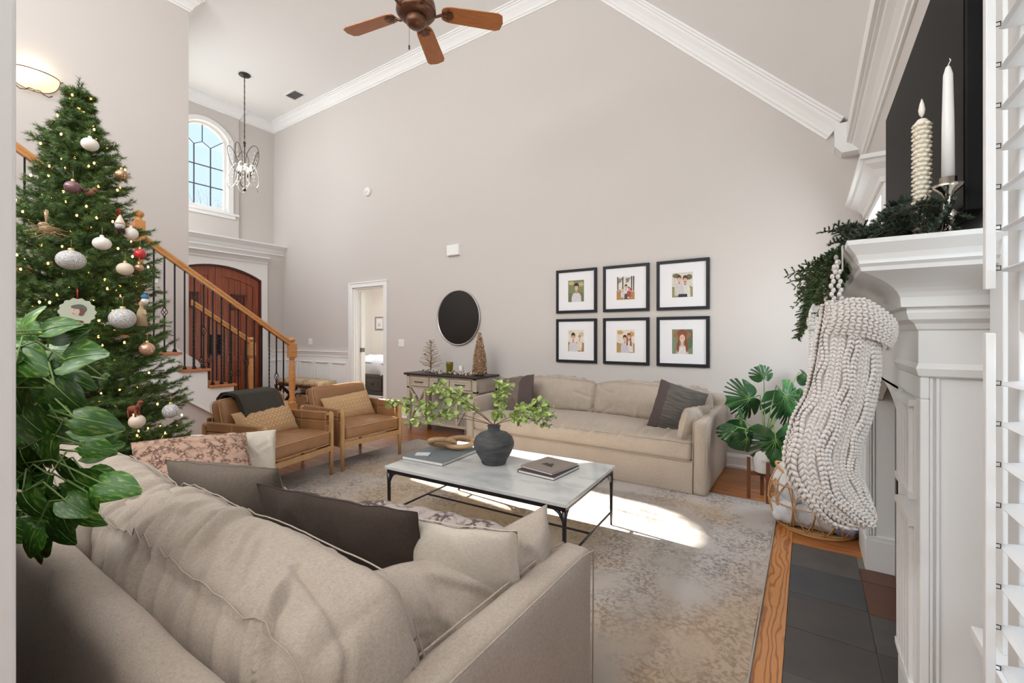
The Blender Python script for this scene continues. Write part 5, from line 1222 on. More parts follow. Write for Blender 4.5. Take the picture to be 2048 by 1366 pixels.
# ================================================================ CHRISTMAS TREE
TX, TY, TZ = -3.74, .80, 2.85
def tree_r(z): return float(np.interp(z, [.25, .45, .63, .87, 1.18, 1.49, 1.80, 2.11, 2.42, 2.70, 2.85], [.60, .64, .63, .60, .525, .47, .43, .33, .27, .10, .02]))
XT = thing('christmas_tree', 'tall green artificial Christmas tree with warm lights standing behind the front sofa', 'christmas tree', (TX, TY, 0))
m = MB(); m.tube([(0, 0, .02), (0, 0, 1.4), (0, 0, 2.78)], [.028, .022, .006], 8)
for k in range(4): a = k*PI/2; m.tube([(0, 0, .12), (.18*math.cos(a), .18*math.sin(a), .03), (.30*math.cos(a), .30*math.sin(a), .012)], .010, 6)
m.build('trunk_and_stand', BARK, XT, fix=False)
rt = random.Random(5); segs = []; bmb = MB(); tips = []
z = .36
while z < 2.76:
    r = tree_r(z); n = max(6, int(7+r*24)); a0 = rt.random()*6
    for k in range(n):
        a = a0+2*PI*(k+rt.uniform(-.25, .25))/n; L = max(.04, (r-.095)*rt.choice([1.0, .98, .93, .86, .70, 1.04])); dz = rt.uniform(.18, .5)*(1 if z > 1 else .7)
        d = Vector((math.cos(a), math.sin(a), 0)); p0 = Vector((0, 0, z-.10*L)); P = [p0]
        for q in range(1, 6):
            s = q/5; P.append(p0+d*(L*s)+Vector((0, 0, L*dz*s*s-.08*L*s)))
        bmb.tube(P, [.004, .0035, .003, .0025, .002, .0015], 4, caps=False)
        for q in range(2 if L > .2 else 0, 5): segs.append((P[q], P[q+1]))
        side = Vector((-d.y, d.x, 0))
        for q in range(1, 6):
            for sgn in (1, -1):
                for e in (0, .5):
                    if q == 5 and e: continue
                    if q == 1 and L > .3: continue
                    pp = P[q].lerp(P[min(5, q+1)], e); tl = rt.uniform(.07, .12)*(1.15-.1*q)*(1 if L > .25 else .6)
                    td = (d*rt.uniform(.5, 1.0)+side*sgn*rt.uniform(.5, 1)+Vector((0, 0, rt.uniform(-.1, .55)))).normalized()
                    segs.append((pp, pp+td*tl))
        tips.append((P[5]+Vector((0, 0, .02)), P[4], P[3], a))
    z += .068+.02*r
for k in range(5): segs.append((Vector((0, 0, 2.62+k*.04)), Vector((.02*math.cos(k*2.), .02*math.sin(k*2.), 2.72+k*.03))))
segs.append((Vector((0, 0, 2.6)), Vector((0, 0, 2.86))))
bmb.build('boughs', BARK, XT, fix=False)['kind'] = 'stuff'
G2 = mat('tree_needles_light', (.11, .19, .035), .6)
S_ = [(list(a), list(b)) for a, b in segs]
V, F = needles(S_, .026, .0040, 4, .0014, 1, .8); mi = (np.random.RandomState(2).rand(len(F)) < .40).astype(int)
o = npmesh('needles', V, F, [GREEN, G2], XT, False, mi); o['kind'] = 'stuff'
# light string
LS = thing('light_string', 'string of warm white fairy lights wound through the Christmas tree', 'string lights', (TX, TY, 0))
BU = mat('fairy_bulb', (1, .8, .4), .3, emit=(1, .52, .12), emit_s=14); me = MB().ball((0, 0, 0), .0055, 6, 4, (1, 1, 1.5)).mesh('bulb', BU)
rt.shuffle(tips); used = []
for t_ in tips[:270]:
    p = t_[rt.choice([0, 1, 1, 2])]+Vector((rt.uniform(-.03, .03), rt.uniform(-.03, .03), rt.uniform(-.01, .03))); used.append(p)
    o = bpy.data.objects.new('bulb', me); COL.objects.link(o); o.parent = LS; o.location = p
used.sort(key=lambda p: p.z); m = MB()
for i in range(0, len(used)-1, 1):
    if (used[i]-used[i+1]).length < .5: m.tube([used[i], (used[i]+used[i+1])/2+Vector((0, 0, -.03)), used[i+1]], .0012, 3, caps=False)
m.build('wire', GREEN, LS, fix=False)['kind'] = 'stuff'

# ornaments: each hangs just outside the boughs on the side the camera sees
def on_tree(u, v, out=.0):
    zc = 1.28+(669-v)/888*2.5; r = tree_r(max(.3, zc)); t0 = 2.745; a = (u-1024)/888
    base = campt(u, v, 1.0)-Vector((0, 0, 1.28)); base.z = 0                      # direction per unit depth
    d = base; A_ = d.dot(d); B_ = -2*(d.x*TX+d.y*TY); C_ = TX*TX+TY*TY-(r+out)**2; disc = B_*B_-4*A_*C_
    t = (-B_-math.sqrt(disc))/(2*A_) if disc > 0 else -B_/(2*A_)
    return campt(u, v, t), t
OM = {'white': mat('matte_white_glaze', (.80, .74, .68), .45), 'bronze': mat('bronze_glass', (.50, .33, .20), .18, metal=.8), 'mauve': mat('mauve_glass', (.22, .12, .13), .15, metal=.4), 'cream': mat('cream_glaze', (.72, .60, .48), .4),
      'rose': mat('rose_gold_glass', (.62, .36, .25), .25, metal=.6), 'red': mat('red_glass', (.55, .03, .04), .12), 'sparkle': mat('white_glitter', (.80, .79, .78), .3, noise_col=(.30, .29, .28), noise_scale=260, noise_mix=.15, bump=1, bump_scale=220)}
GOLD = mat('gold_cap', (.7, .5, .22), .3, metal=.9); STR = mat('jute_string', (.45, .33, .2), .9); RED = mat('red_ribbon', (.42, .015, .02), .6)
def bauble(label, u, v, rpx, kind, sq=1.0):
    p, t = on_tree(u, v, .03); r = rpx/888*t; o = thing('bauble', label, 'ornament', p, group=None)
    MB().ball((0, 0, 0), r, 20, 14, (1, 1, sq)).build('ball', OM[kind], o, fix=False)
    MB().lathe([(.001, r*sq+.012), (r*.22, r*sq+.010), (r*.24, r*sq-.004), (r*.2, r*sq-.006)], 12, close=False).build('cap', GOLD if kind != 'white' else OM['white'], o)
    m = MB(); m.tube([(0, 0, r*sq+.01), (.004, 0, r*sq+.03), (.002, 0, r*sq+.055)], .001, 4); m.build('hanger', STR, o, fix=False)
    return o
for a in (('matte white glass bauble highest on the Christmas tree', 180, 289, 14, 'white', .9), ('bronze bauble at the right edge high on the Christmas tree', 243, 350, 11, 'bronze'), ('dull mauve bauble in the upper middle of the tree', 146, 375, 14, 'mauve', .9),
          ('matte white bauble above the large glittered one', 204, 487, 15, 'white', .85), ('large white glittered bauble left of centre on the tree', 142, 520, 23, 'sparkle', .85), ('cream bauble beside the stair newel', 250, 538, 14, 'cream', .9),
          ('white bauble tucked by the upper stair newel', 262, 467, 12, 'white'), ('red ribbed glass bauble at the tree\'s right edge', 280, 508, 10, 'red'), ('tiny champagne bauble under the red one', 278, 536, 8, 'bronze'),
          ('white glittered bauble hung on jute string', 245, 637, 22, 'sparkle', .92), ('rose gold bauble at the right edge of the tree', 294, 698, 13, 'rose'), ('cream bauble low on the tree beside the brown figure', 274, 843, 14, 'cream'),
          ('white glittered bauble at the lower right edge of the tree', 341, 822, 14, 'sparkle'), ('white bauble half hidden behind the pothos leaves', 82, 790, 13, 'white')):
    bauble(*a)
# figure ornaments
p, t = on_tree(155, 624, .05); o = thing('ornament_plaque', 'scalloped pale green porcelain disc with a painted portrait and red ribbon', 'ornament', p, R(-100+180)); th = math.atan2(-p.y, -p.x)
o.rotation_euler = (0, 0, th+PI/2)
m = MB(); r = 27/888*t; pts = [(r*(1+.05*math.cos(14*a_))*math.cos(a_), r*(1+.05*math.cos(14*a_))*math.sin(a_)) for a_ in [2*PI*i/84 for i in range(84)]]; m.prism(pts, 'y', 0, .005); m.build('disc', mat('celadon_porcelain', (.52, .56, .44), .25), o)
mats = [col('#6b6f66'), col('#e6c8b8'), col('#9c2f30'), col('#7d5a48')]
m = MB()
for k, (mi_, poly) in enumerate(((0, ell(-.1, .22, .42, .36)), (3, ell(-.2, .0, .2, .3)), (1, ell(.12, .05, .24, .32)), (0, ell(.0, .38, .36, .16)), (2, ell(.1, -.72, .45, .12)), (0, ell(.18, .1, .04, .03, 8)), (2, ell(.22, -.12, .05, .03, 8)))):
    m.add([(-q[0]*r*1.0, -.0004-k*.0003, q[1]*r) for q in poly], [tuple(range(len(poly)))], mi_)
m.build('painted_portrait', mats, o, fix=False)
m = MB()
for s in (1, -1): m.grid(lambda a_, b_: (s*(.002+.022*math.sin(PI*a_)), -.004+.006*b_, r+.012+.03*a_-.012*(a_ > .9)), 8, 2)
m.tube([(0, 0, r), (0, 0, r+.05)], .003, 5); m.build('ribbon_bow', RED, o, fix=False)
p, t = on_tree(93, 458, .05); o = thing('straw_ornament', 'raffia straw bird nest ornament on the upper left of the tree', 'ornament', p); sg = []
for i in range(60): a_ = rt.random()*6.3; q = Vector((.03*math.cos(a_), .03*math.sin(a_), rt.uniform(-.03, .02))); sg.append((q, q+Vector((rt.uniform(-.06, .06), rt.uniform(-.06, .06), rt.uniform(-.03, .02)))))
m = MB(); [m.tube([a_, b_], .0016, 4) for a_, b_ in sg]; [m.tube([(0, 0, .0), (rt.uniform(-.02, .02), rt.uniform(-.01, .01), .10)], .0015, 4) for _ in range(10)]; m.ball((0, 0, 0), .028, 8, 6, (1, 1, .8)); m.build('straw', TW, o, fix=False)['kind'] = 'stuff'
m = MB(); m.ball((0, -.01, .02), .022, 10, 6, (1, 1, .7)); m.build('seed_head', STR, o, fix=False)
p, t = on_tree(240, 452, .05); o = thing('gnome_ornament', 'pinecone gnome ornament with grey beard and red bow', 'ornament', p)
MB().lathe([(.001, .07), (.012, .045), (.022, .02), (.024, .012), (.001, .01)], 14).build('hat', OM['cream'], o); MB().ball((0, 0, 0), .024, 12, 8, (1, 1, .8)).build('beard', mat('grey_fleece', (.55, .52, .50), .95), o, fix=False); MB().ball((.0, -.02, .006), .007, 8, 6).build('nose', OM['rose'], o, fix=False)
m = MB(); [m.obox((.016*math.cos(k*2.4), .016*math.sin(k*2.4), -.018-.0012*k), (.014, .004, .009), Matrix.Rotation(k*2.4, 3, 'Z')) for k in range(22)]; m.build('pinecone_scales', BARK, o)
m = MB(); m.tube([(0, 0, .065), (-.02, -.01, .09), (0, -.01, .085), (.02, -.01, .095), (0, 0, .07)], .004, 5); m.tube([(0, 0, .07), (.0, -.01, .04)], .004, 5); m.build('red_bow', RED, o, fix=False)
p, t = on_tree(178, 384, .03); o = thing('bird_ornament', 'small brown bird ornament beside the mauve bauble', 'ornament', p, R(40)); m = MB(); m.ball((0, 0, 0), .022, 12, 8, (1.4, .9, .9)); m.ball((.03, 0, .015), .012, 10, 6); m.tube([(-.02, 0, 0), (-.065, 0, .018)], [.010, .004], 6); m.tube([(.04, 0, .015), (.05, 0, .013)], [.003, .0005], 5); m.build('body', mat('brown_feathers', (.22, .11, .06), .8), o, fix=False); MB().ball((-.005, -.015, .004), .016, 8, 6, (1.4, .5, .8)).build('wing', BARK, o, fix=False)
p, t = on_tree(283, 628, .03); o = thing('burlap_ornament', 'tall burlap angel ornament with spread wings at the tree\'s right edge', 'ornament', p); m = MB(); m.lathe([(.001, .075), (.012, .07), (.014, .055), (.008, .045), (.018, .02), (.03, -.07), (.001, -.07)], 12); m.build('body', STR, o)
m = MB(); m.prism([(.0, .03), (.06, .02), (.075, -.005), (.03, .0)], 'y', -.004, .004); m.prism([(.0, .03), (-.06, .02), (-.075, -.005), (-.03, .0)], 'y', -.004, .004); m.build('wings', STR, o, bevel=.002); m = MB(); m.ball((0, 0, .06), .013, 10, 7); m.build('head', OM['cream'], o, fix=False)
p, t = on_tree(289, 597, .03); o = thing('felt_ornament', 'small blue and white felt figure above the burlap angel', 'ornament', p); MB().ball((0, 0, .01), .017, 10, 7).build('hat', mat('blue_felt', (.06, .22, .45), .9), o, fix=False); MB().ball((0, 0, -.018), .02, 10, 7).build('body', OM['white'], o, fix=False)
p, t = on_tree(267, 818, .03); o = thing('reindeer_ornament', 'rust brown reindeer ornament low on the tree above a cream bauble', 'ornament', p, R(20)); m = MB(); m.ball((0, 0, 0), .024, 12, 8, (1.6, .8, .8)); m.tube([(.03, 0, .005), (.045, 0, .035)], [.013, .009], 8); m.ball((.052, 0, .04), .012, 8, 6, (1.5, .9, .8))
[m.tube([(x_, y_, -.005), (x_, y_, -.05)], [.007, .004], 6) for x_ in (-.025, .025) for y_ in (-.008, .008)]; m.build('body', mat('rust_felt', (.22, .055, .025), .85), o, fix=False); m = MB(); [m.tube([(.045, s*.004, .05), (.04, s*.02, .07), (.05, s*.028, .085)], .0022, 5) for s in (1, -1)]; m.build('antlers', BARK, o, fix=False)

# ================================================================ LEAVES
def leaf_mesh(name, L, Wd, mats, heart=.5, cup=.12, droop=.25, n=7, vein=True, wave=.02):
    m = MB(); rows = []
    for i in range(n+1):
        t = i/n; w_ = Wd*(math.sin(PI*min(1, t*.92+.04)**(.62))**.85) if heart else Wd*math.sin(PI*t)**.8
        y = L*t; z = -droop*L*t*t; back = heart*.18*L*(1-t)**6 if heart else 0
        rows.append([(-w_, y-back*1.6, z-cup*w_+wave*L*math.sin(t*9)), (-w_*.55, y-back*.9, z+cup*w_*.8), (0, y, z), (w_*.55, y-back*.9, z+cup*w_*.8), (w_, y-back*1.6, z-cup*w_+wave*L*math.sin(t*9+1))])
    vs = [p for r_ in rows for p in r_]; fs = [(i*5+j, i*5+j+1, (i+1)*5+j+1, (i+1)*5+j) for i in range(n) for j in range(4)]
    m.add(vs, fs, 0, True)
    if vein: m.tube([(0, L*t_, -droop*L*t_*t_+.0012) for t_ in (0, .3, .6, .95)], [.0016, .0013, .001, .0005], 4, mi=1 if len(mats) > 1 else 0)
    return m.mesh(name, mats)
def leafmat(name, c, c2, sc=30, rand=.5, st=(1, 1, 1), thr=(.45, .62)):
    m = mat(name, c, .32, noise_col=c2, noise_scale=sc, contrast=thr, stretch=st, rand=rand, spec=.5, detail=6); b = m.node_tree.nodes['Principled BSDF']
    b.inputs['Subsurface Weight'].default_value = 0
    return m
POT = leafmat('pothos_leaf', (.035, .125, .018), (.20, .33, .05), 20, 1.0, (7, 1.6, 1), (.52, .66)); VEI = mat('leaf_vein', (.28, .45, .12), .5); STM = mat('green_stem', (.18, .28, .08), .6)
PL = thing('pothos_plant', 'trailing variegated pothos plant in front at the left edge', 'plant', (-1.44, .02, 0))
m = MB(); m.lathe([(.11, 1.003), (.13, 1.01), (.155, 1.22), (.16, 1.25), (.15, 1.25), (.145, 1.2), (.001, 1.19)], 28); m.build('pot', mat('terracotta_glaze', (.55, .36, .28), .6), PL)
SB = thing('sideboard', 'dark walnut sideboard behind the front sofa carrying the pothos pot', 'sideboard', (-1.95, -.06, 0)); WLN = mat('dark_walnut', (.06, .032, .018), .5)  # unseen cabinet, added to keep light off the sofa back
MB().box(-.96, .96, -.18, .17, .08, .97).build('cabinet', WLN, SB, bevel=.004); MB().box(-.975, .975, -.19, .18, .97, 1.0).build('top', WLN, SB, bevel=.004)
for sx in (1, -1):
    for sy in (1, -1): MB().box(sx*.9-.025, sx*.9+.025, sy*.13-.025, sy*.13+.025, 0, .08).build('leg', WLN, SB)
for k in range(3): MB().box(-.93+k*.62, -.33+k*.62, -.196, -.18, .12, .93).build('door', WLN, SB, bevel=.003)
lm = [leaf_mesh('leaf', .118, .046, [POT, VEI], .6, .16, .22), leaf_mesh('leaf', .105, .050, [POT, VEI], .7, -.12, .35), leaf_mesh('leaf', .096, .040, [POT, VEI], .6, .2, .5)]
def put_leaf(u, v, t, ang, size, parent, k=None, yaw=None, base=None, tilt=None, mesh=None):
    # base of the leaf at depth t, tip pointing along ang (0 = right, 90 = up); the blade turns roughly to the room
    p = campt(u, v, t); A_ = R(ang); rt_ = Vector((math.cos(R(33.645)), math.sin(R(33.645)), 0)); up = Vector((0, 0, 1)); fw = Vector((-math.sin(R(33.645)), math.cos(R(33.645)), 0))
    tl = rt.uniform(-.35, .35) if tilt is None else tilt
    yd = (rt_*math.cos(A_)+up*math.sin(A_)+fw*tl).normalized(); nrm = (-fw+up*rt.uniform(.1, .9)+rt_*rt.uniform(-.5, .5)); nrm = (nrm-yd*nrm.dot(yd)).normalized(); x = yd.cross(nrm)
    M4 = Matrix((x, yd, nrm)).transposed().to_4x4(); s = size; M4 = Matrix.Translation(p-parent.location) @ M4 @ Matrix.Diagonal((s, s, s, 1))
    return shared(mesh or lm[k if k is not None else rt.randrange(3)], 'leaf', parent, M4), p
LV = [(60, 672, 165, 1.0), (45, 660, 60, .9), (95, 700, 25, 1.1), (105, 668, 10, .9), (60, 700, 100, .8), (130, 720, 12, 1.25), (40, 745, -35, 1.0), (85, 735, -60, .9), (30, 730, 200, 1.0), (60, 800, -50, 1.2), (110, 770, -80, .9), (75, 775, 5, 1.1), (130, 752, -40, .9), (125, 790, 60, .9),
      (45, 830, -60, 1.1), (25, 810, 90, 1.0), (100, 835, -30, 1.0), (120, 845, -20, 1.0), (60, 855, -70, 1.1), (150, 835, -30, 1.1), (105, 880, -95, 1.2), (155, 850, 5, 1.0), (190, 880, 40, .7), (165, 890, -10, .8), (40, 900, -90, 1.1), (85, 905, -100, 1.0), (30, 870, 200, 1.1), (170, 905, 0, .9),
      (118, 925, -60, 1.2), (60, 945, -110, 1.1), (100, 950, -140, 1.0), (175, 955, 10, .9), (200, 965, 5, 1.0), (150, 960, -50, 1.25), (130, 985, -70, 1.1), (95, 990, -150, 1.0), (45, 985, -60, 1.1), (175, 985, -80, 1.0), (120, 1010, -110, 1.0), (30, 1020, -60, 1.3), (90, 1035, -30, 1.0),
      (105, 1045, -30, .9), (70, 1060, -100, .9), (45, 1065, -80, .8), (130, 1000, -20, .8), (150, 1025, -60, .9), (75, 1085, -100, 1.0), (90, 1075, -115, 1.1), (35, 960, 180, 1.0), (30, 775, -90, 1.0), (90, 640+20, 40, .8), (215, 760, 200, .6), (20, 700, -40, 1.2), (15, 850, -20, 1.2), (20, 930, -30, 1.2), (25, 1050, -20, 1.0)]
allp = []
for u, v, a_, s in LV:
    o, p = put_leaf(u, v, rt.uniform(.92, 1.12), a_+rt.uniform(-25, 25), s*.70, PL); allp.append(p-PL.location)
m = MB(); allp.sort(key=lambda p: -p.z); root = Vector((.06, .06, 1.22))
for i, p in enumerate(allp):
    j = max(0, i-rt.randint(2, 6)); q = allp[j] if i > 5 else root; m.tube([q, (q+p)/2+Vector((0, 0, .03)), p], [.0022, .002, .0016], 5, caps=False)
m.build('vines', STM, PL, fix=False)

# eucalyptus in the vase
EU = leafmat('eucalyptus_leaf', (.36, .47, .14), (.66, .72, .38), 18, .8); EB = mat('brown_twig', (.13, .07, .045), .8)
em = MB(); em.add([(0, 0, 0), (.012, .008, .003), (.015, .018, .004), (.009, .029, .003), (0, .033, 0), (-.009, .029, .003), (-.015, .018, .004), (-.012, .008, .003)], [(0, 1, 2, 3, 4), (0, 4, 5, 6, 7)], 0, False); em = em.mesh('leaf', EU)
V0 = Vector((-1.775, 2.445, .66))
TIPS = [(-.86, -.18, .10, 44, 'long eucalyptus branch reaching farthest left from the vase'), (-.72, .10, .20, 36, 'eucalyptus branch rising left from the vase'), (-.45, -.10, .27, 18, 'thin eucalyptus branch with sparse leaves left of the vase neck'), (.05, .05, .28, 34, 'upright eucalyptus branch above the vase neck'), (.40, .06, .14, 36, 'eucalyptus branch reaching right from the vase'), (.50, -.10, .10, 40, 'lowest eucalyptus branch on the right of the vase'), (.10, -.05, .10, 14, 'short eucalyptus sprig in the vase neck'), (-.62, -.22, .02, 30, 'eucalyptus branch drooping lowest on the left of the vase'), (-.58, .16, .12, 30, 'middle eucalyptus branch in the left cluster behind the others')]
for ti, (dx_, dy_, dz_, nl, lab) in enumerate(TIPS):
    B = thing('eucalyptus_branch', lab, 'branch', V0, group=None); tip = Vector((dx_, dy_, dz_)); mid = tip*.45+Vector((0, 0, .05+.03*abs(dx_)))
    P = [Vector((0, 0, -.16))]+[((1-s)**2)*Vector((0, 0, 0))+2*s*(1-s)*mid+s*s*tip for s in [i/12 for i in range(13)]]
    m = MB(); m.tube(P, [.0028]*2+[.0024-.0014*i/11 for i in range(12)], 5)
    leaves = []
    for i in range(nl):
        s = .42+.58*(i+.5)/nl if nl > 15 else .3+.7*i/nl; k = s*12; q = P[1+min(11, int(k))].lerp(P[min(13, 2+int(k))], k-int(k)); dd = Vector((rt.uniform(-1, 1), rt.uniform(-1, 1), rt.uniform(-.6, 1))).normalized(); e = q+dd*rt.uniform(.01, .075)*(1 if nl > 15 else .5); m.tube([q, e], .0009, 3, caps=False); leaves.append((e, dd))
    m.build('twig', EB, B, fix=False)
    for e, dd in leaves:
        for kk in range(3):
            r3 = Euler((rt.uniform(-1.2, 1.2), rt.uniform(-1.2, 1.2), rt.uniform(0, 6.28))).to_matrix().to_4x4(); s = rt.uniform(.7, 1.3)
            shared(em, 'leaf', B, Matrix.Translation(e+Vector((rt.uniform(-.012, .012), rt.uniform(-.012, .012), rt.uniform(-.01, .01)))) @ r3 @ Matrix.Diagonal((s, s, s, 1)))

# monstera
MO = leafmat('monstera_leaf', (.018, .075, .022), (.035, .13, .03), 9, .6); MV = mat('monstera_vein', (.16, .28, .06), .5)
MP = thing('monstera_plant', 'monstera plant with split leaves in a white pot on a wooden stand', 'plant', (-.275, 3.95, 0))
m = MB(); m.lathe([(.068, .215), (.078, .222), (.096, .43), (.097, .455), (.090, .455), (.088, .43), (.001, .425)], 32); pt = m.build('pot', mat('white_ceramic', (.80, .80, .79), .35), MP)
m = MB(); m.box(-.018, .018, -.0765-.012, -.085, .30, .325); m.build('pot_label', mat('cream_label', (.62, .60, .55), .6), pt)
for a_, b_ in ((-.010, .319), (-.010, .314)): m = MB(); m.box(-.012, .012, -.0892, -.0885, b_-.0015-.004, b_-.004); m.build('label_print', col('#777470'), pt)
MB().lathe([(.001, .43), (.086, .43), (.086, .436), (.001, .44)], 20).build('soil', BARK, MP)
WST = mat('walnut_stand', (.17, .062, .028), .4)
for k in range(4): a_ = k*PI/2+.25; m = MB(); x, y = .112*math.cos(a_), .112*math.sin(a_); m.obox((x, y, .16), (.024, .024, .32), Matrix.Rotation(a_, 3, 'Z')); m.build('stand_leg', WST, MP, bevel=.002)
m = MB(); 
for k in range(2): m.obox((0, 0, .198), (.205, .02, .028), Matrix.Rotation(k*PI/2+.25, 3, 'Z'))
m.build('stand_crossbar', WST, MP)
def monstera_mesh(L, slits, holes=True):
    m = MB(); n = 96; out = []
    for i in range(n+1):
        th_ = -PI+2*PI*i/n; a_ = abs(th_)                          # 0 = tip, pi = stem notch
        r = L*(.60+.10*math.cos(a_)+.10*math.sin(a_*1.0)) if a_ < 2.5 else L*(.62-.62*(a_-2.5)/.64*.75)
        if a_ < .35: r = L*(.72+.10*(1-a_/.35)**2)
        for c in slits:
            if abs(a_-c) < .055: r *= .34+.5*(abs(a_-c)/.055)**2
        out.append((r*math.sin(th_), L*.42+r*math.cos(th_)*.85, 0))
    vs = [(0, L*.38, 0)]; rings = 5
    for k in range(1, rings+1):
        for p in out: f_ = k/rings; x, y = p[0]*f_, L*.38+(p[1]-L*.38)*f_; vs.append((x, y, -.9*(x*x)/L-.35*max(0, y-.2*L)**2/L+.012*math.sin(abs(x)*60)*f_))
    w_ = n+1; fs = [(0, 1+i, 2+i) for i in range(n)]+[(1+(k-1)*w_+i, 1+k*w_+i, 2+k*w_+i, 2+(k-1)*w_+i) for k in range(1, rings) for i in range(n)]
    m.add(vs, fs, 0, True)
    m.tube([(0, L*.05, .002), (0, L*.4, .004), (0, L*.8, -.35*(.6*L)**2/L+.003), (0, L*1.05, -.35*(.85*L)**2/L)], [.004, .0035, .002, .001], 5, mi=1)
    for c in (.3, .62, .98, 1.36, 1.8):
        for s in (1, -1): r = L*.5; m.tube([(0, L*.38, .003), (s*r*math.sin(c)*.9, L*.4+r*math.cos(c)*.75, -.9*(r*math.sin(c))**2*.8/L+.003)], [.0018, .0006], 4, mi=1)
    return m.mesh('leaf', [MO, MV])
mm = [monstera_mesh(.22, (.55, .85, 1.15, 1.5, 1.9)), monstera_mesh(.19, (.6, 1.0, 1.4)), monstera_mesh(.17, ()), monstera_mesh(.21, (.45, .7, .95, 1.2, 1.5, 1.8))]
crown_ = Vector((0, 0, .45)); m = MB(); fwv = Vector((-.554, .832, 0))
for (u, v, t, ang, size, k) in ((1553, 770, 3.50, -55, 1.0, 0), (1520, 790, 3.6, 195, 1.0, 3), (1560, 800, 3.75, -20, .95, 3), (1470, 830, 3.5, -50, .85, 1), (1475, 855, 3.4, 215, .55, 1), (1490, 860, 3.35, -75, .85, 2), (1548, 848, 3.3, -85, 1.15, 0), (1562, 893, 3.3, -80, .8, 2), (1598, 745, 3.8, -30, .55, 2), (1592, 775, 3.8, -95, .55, 2), (1528, 765, 3.7, 100, .6, 1), (1590, 850, 3.6, 20, .8, 0), (1580, 870, 3.5, -60, .9, 0), (1462, 850, 3.5, -100, .6, 1)):
    o, p = put_leaf(u, v, t, ang, size*1.18, MP, mesh=mm[k], tilt=rt.uniform(-.2, .25)); q = p-MP.location; m.tube([crown_, (crown_+q)/2+Vector((0, 0, .03)), q, q+(o.matrix_basis.to_3x3() @ Vector((0, .02, 0)))], [.006, .0045, .0035, .003], 6)
m.build('stems', STM, MP, fix=False)

# ================================================================ BASKET WITH BLANKETS
RT = mat('rattan', (.50, .27, .11), .5, rand=.2)
BK = thing('rattan_basket', 'open looped rattan basket holding folded blankets beside the fireplace', 'basket', (.045, 3.57, 0))
def br(a, z): r = .185+.045*math.sin(PI*min(1, z/.36))+.02*z; return (r*1.18*math.cos(a), r*.95*math.sin(a), z)
m = MB()
for z_, w_ in ((.008, .006), (.02, .004), (.165, .004), (.285, .005)): m.tube([br(2*PI*i/48, z_) for i in range(48)], w_, 6, closed=True)
m.tube([(lambda p: (p[0], p[1], .36+.035*math.cos(2*a_)))(br(a_, .36)) for a_ in [2*PI*i/60 for i in range(60)]], .008, 8, closed=True)
m.build('ring_frame', RT, BK, fix=False)
for k in range(14):
    a_ = 2*PI*k/14
    lp = MB(); P = [br(a_-.20*math.sin(PI*s)+.0, .01+.30*s) for s in [i/10 for i in range(11)]]+[br(a_+.20*math.sin(PI*s), .01+.30*s) for s in [1-i/10 for i in range(1, 11)]]
    lp.tube(P, .0038, 5, closed=True); lp.build('loop', RT, BK, fix=False)
    lp = MB(); lp.tube([br(a_+.1, .0), br(a_+.22, .16), br(a_+.12, .30), br(a_+.22, .37)], .0036, 5); lp.build('spoke', RT, BK, fix=False)
MB().lathe([(.001, .004), (.21, .004), (.21, .010), (.001, .010)], 30, sm=False).build('base', RT, BK)
FLC = mat('pale_grey_fleece', (.50, .52, .55), .98, noise_col=(.74, .74, .76), noise_scale=14, bump=.8, bump_scale=160, sheen=.5); BLU = mat('blue_grey_knit', (.20, .22, .34), .95, noise_col=(.42, .42, .55), noise_scale=60, bump=1, bump_scale=120)
def blanket(label, c, h, rz, mt_, sd):
    mb = MB(); wf = wrinkles(sd, .03, .4, 9, .025); softbox(mb, h, min(h)*.8, .016, (.01, .01, .02), wf, None); o = mb.build('folded_blanket', mt_, fix=False); o.location = c; o.rotation_euler = rz; tag(o, label, 'blanket'); return o
blanket('white and grey fleece blanket filling the upper left of the rattan basket', (-.015, 3.55, .28), (.16, .15, .14), (.1, .2, .3), FLC, 3)
blanket('pale grey fleece blanket at the bottom left of the rattan basket', (-.02, 3.56, .10), (.17, .15, .075), (0, 0, .1), FLC, 9)
blanket('blue grey chunky knit blanket at the bottom right of the rattan basket', (.17, 3.55, .095), (.085, .13, .07), (0, 0, .2), BLU, 13)
blanket('soft white blanket on the right side of the rattan basket', (.16, 3.57, .25), (.09, .13, .08), (.2, 0, .1), FLC, 17)
TC = mat('copper_glitter', (.55, .16, .08), .3, metal=.5); t = thing('copper_ornament_spray', 'copper berry spray standing behind the monstera', 'decoration', (-.03, 4.25, .0)); m = MB(); m.tube([(0, 0, 0), (0, 0, .80)], .004, 5); [m.ball((rt.uniform(-.04, .04), rt.uniform(-.04, .04), .5+.3*k/12), .02, 8, 6) for k in range(12)]; m.build('berries', TC, t, fix=False)

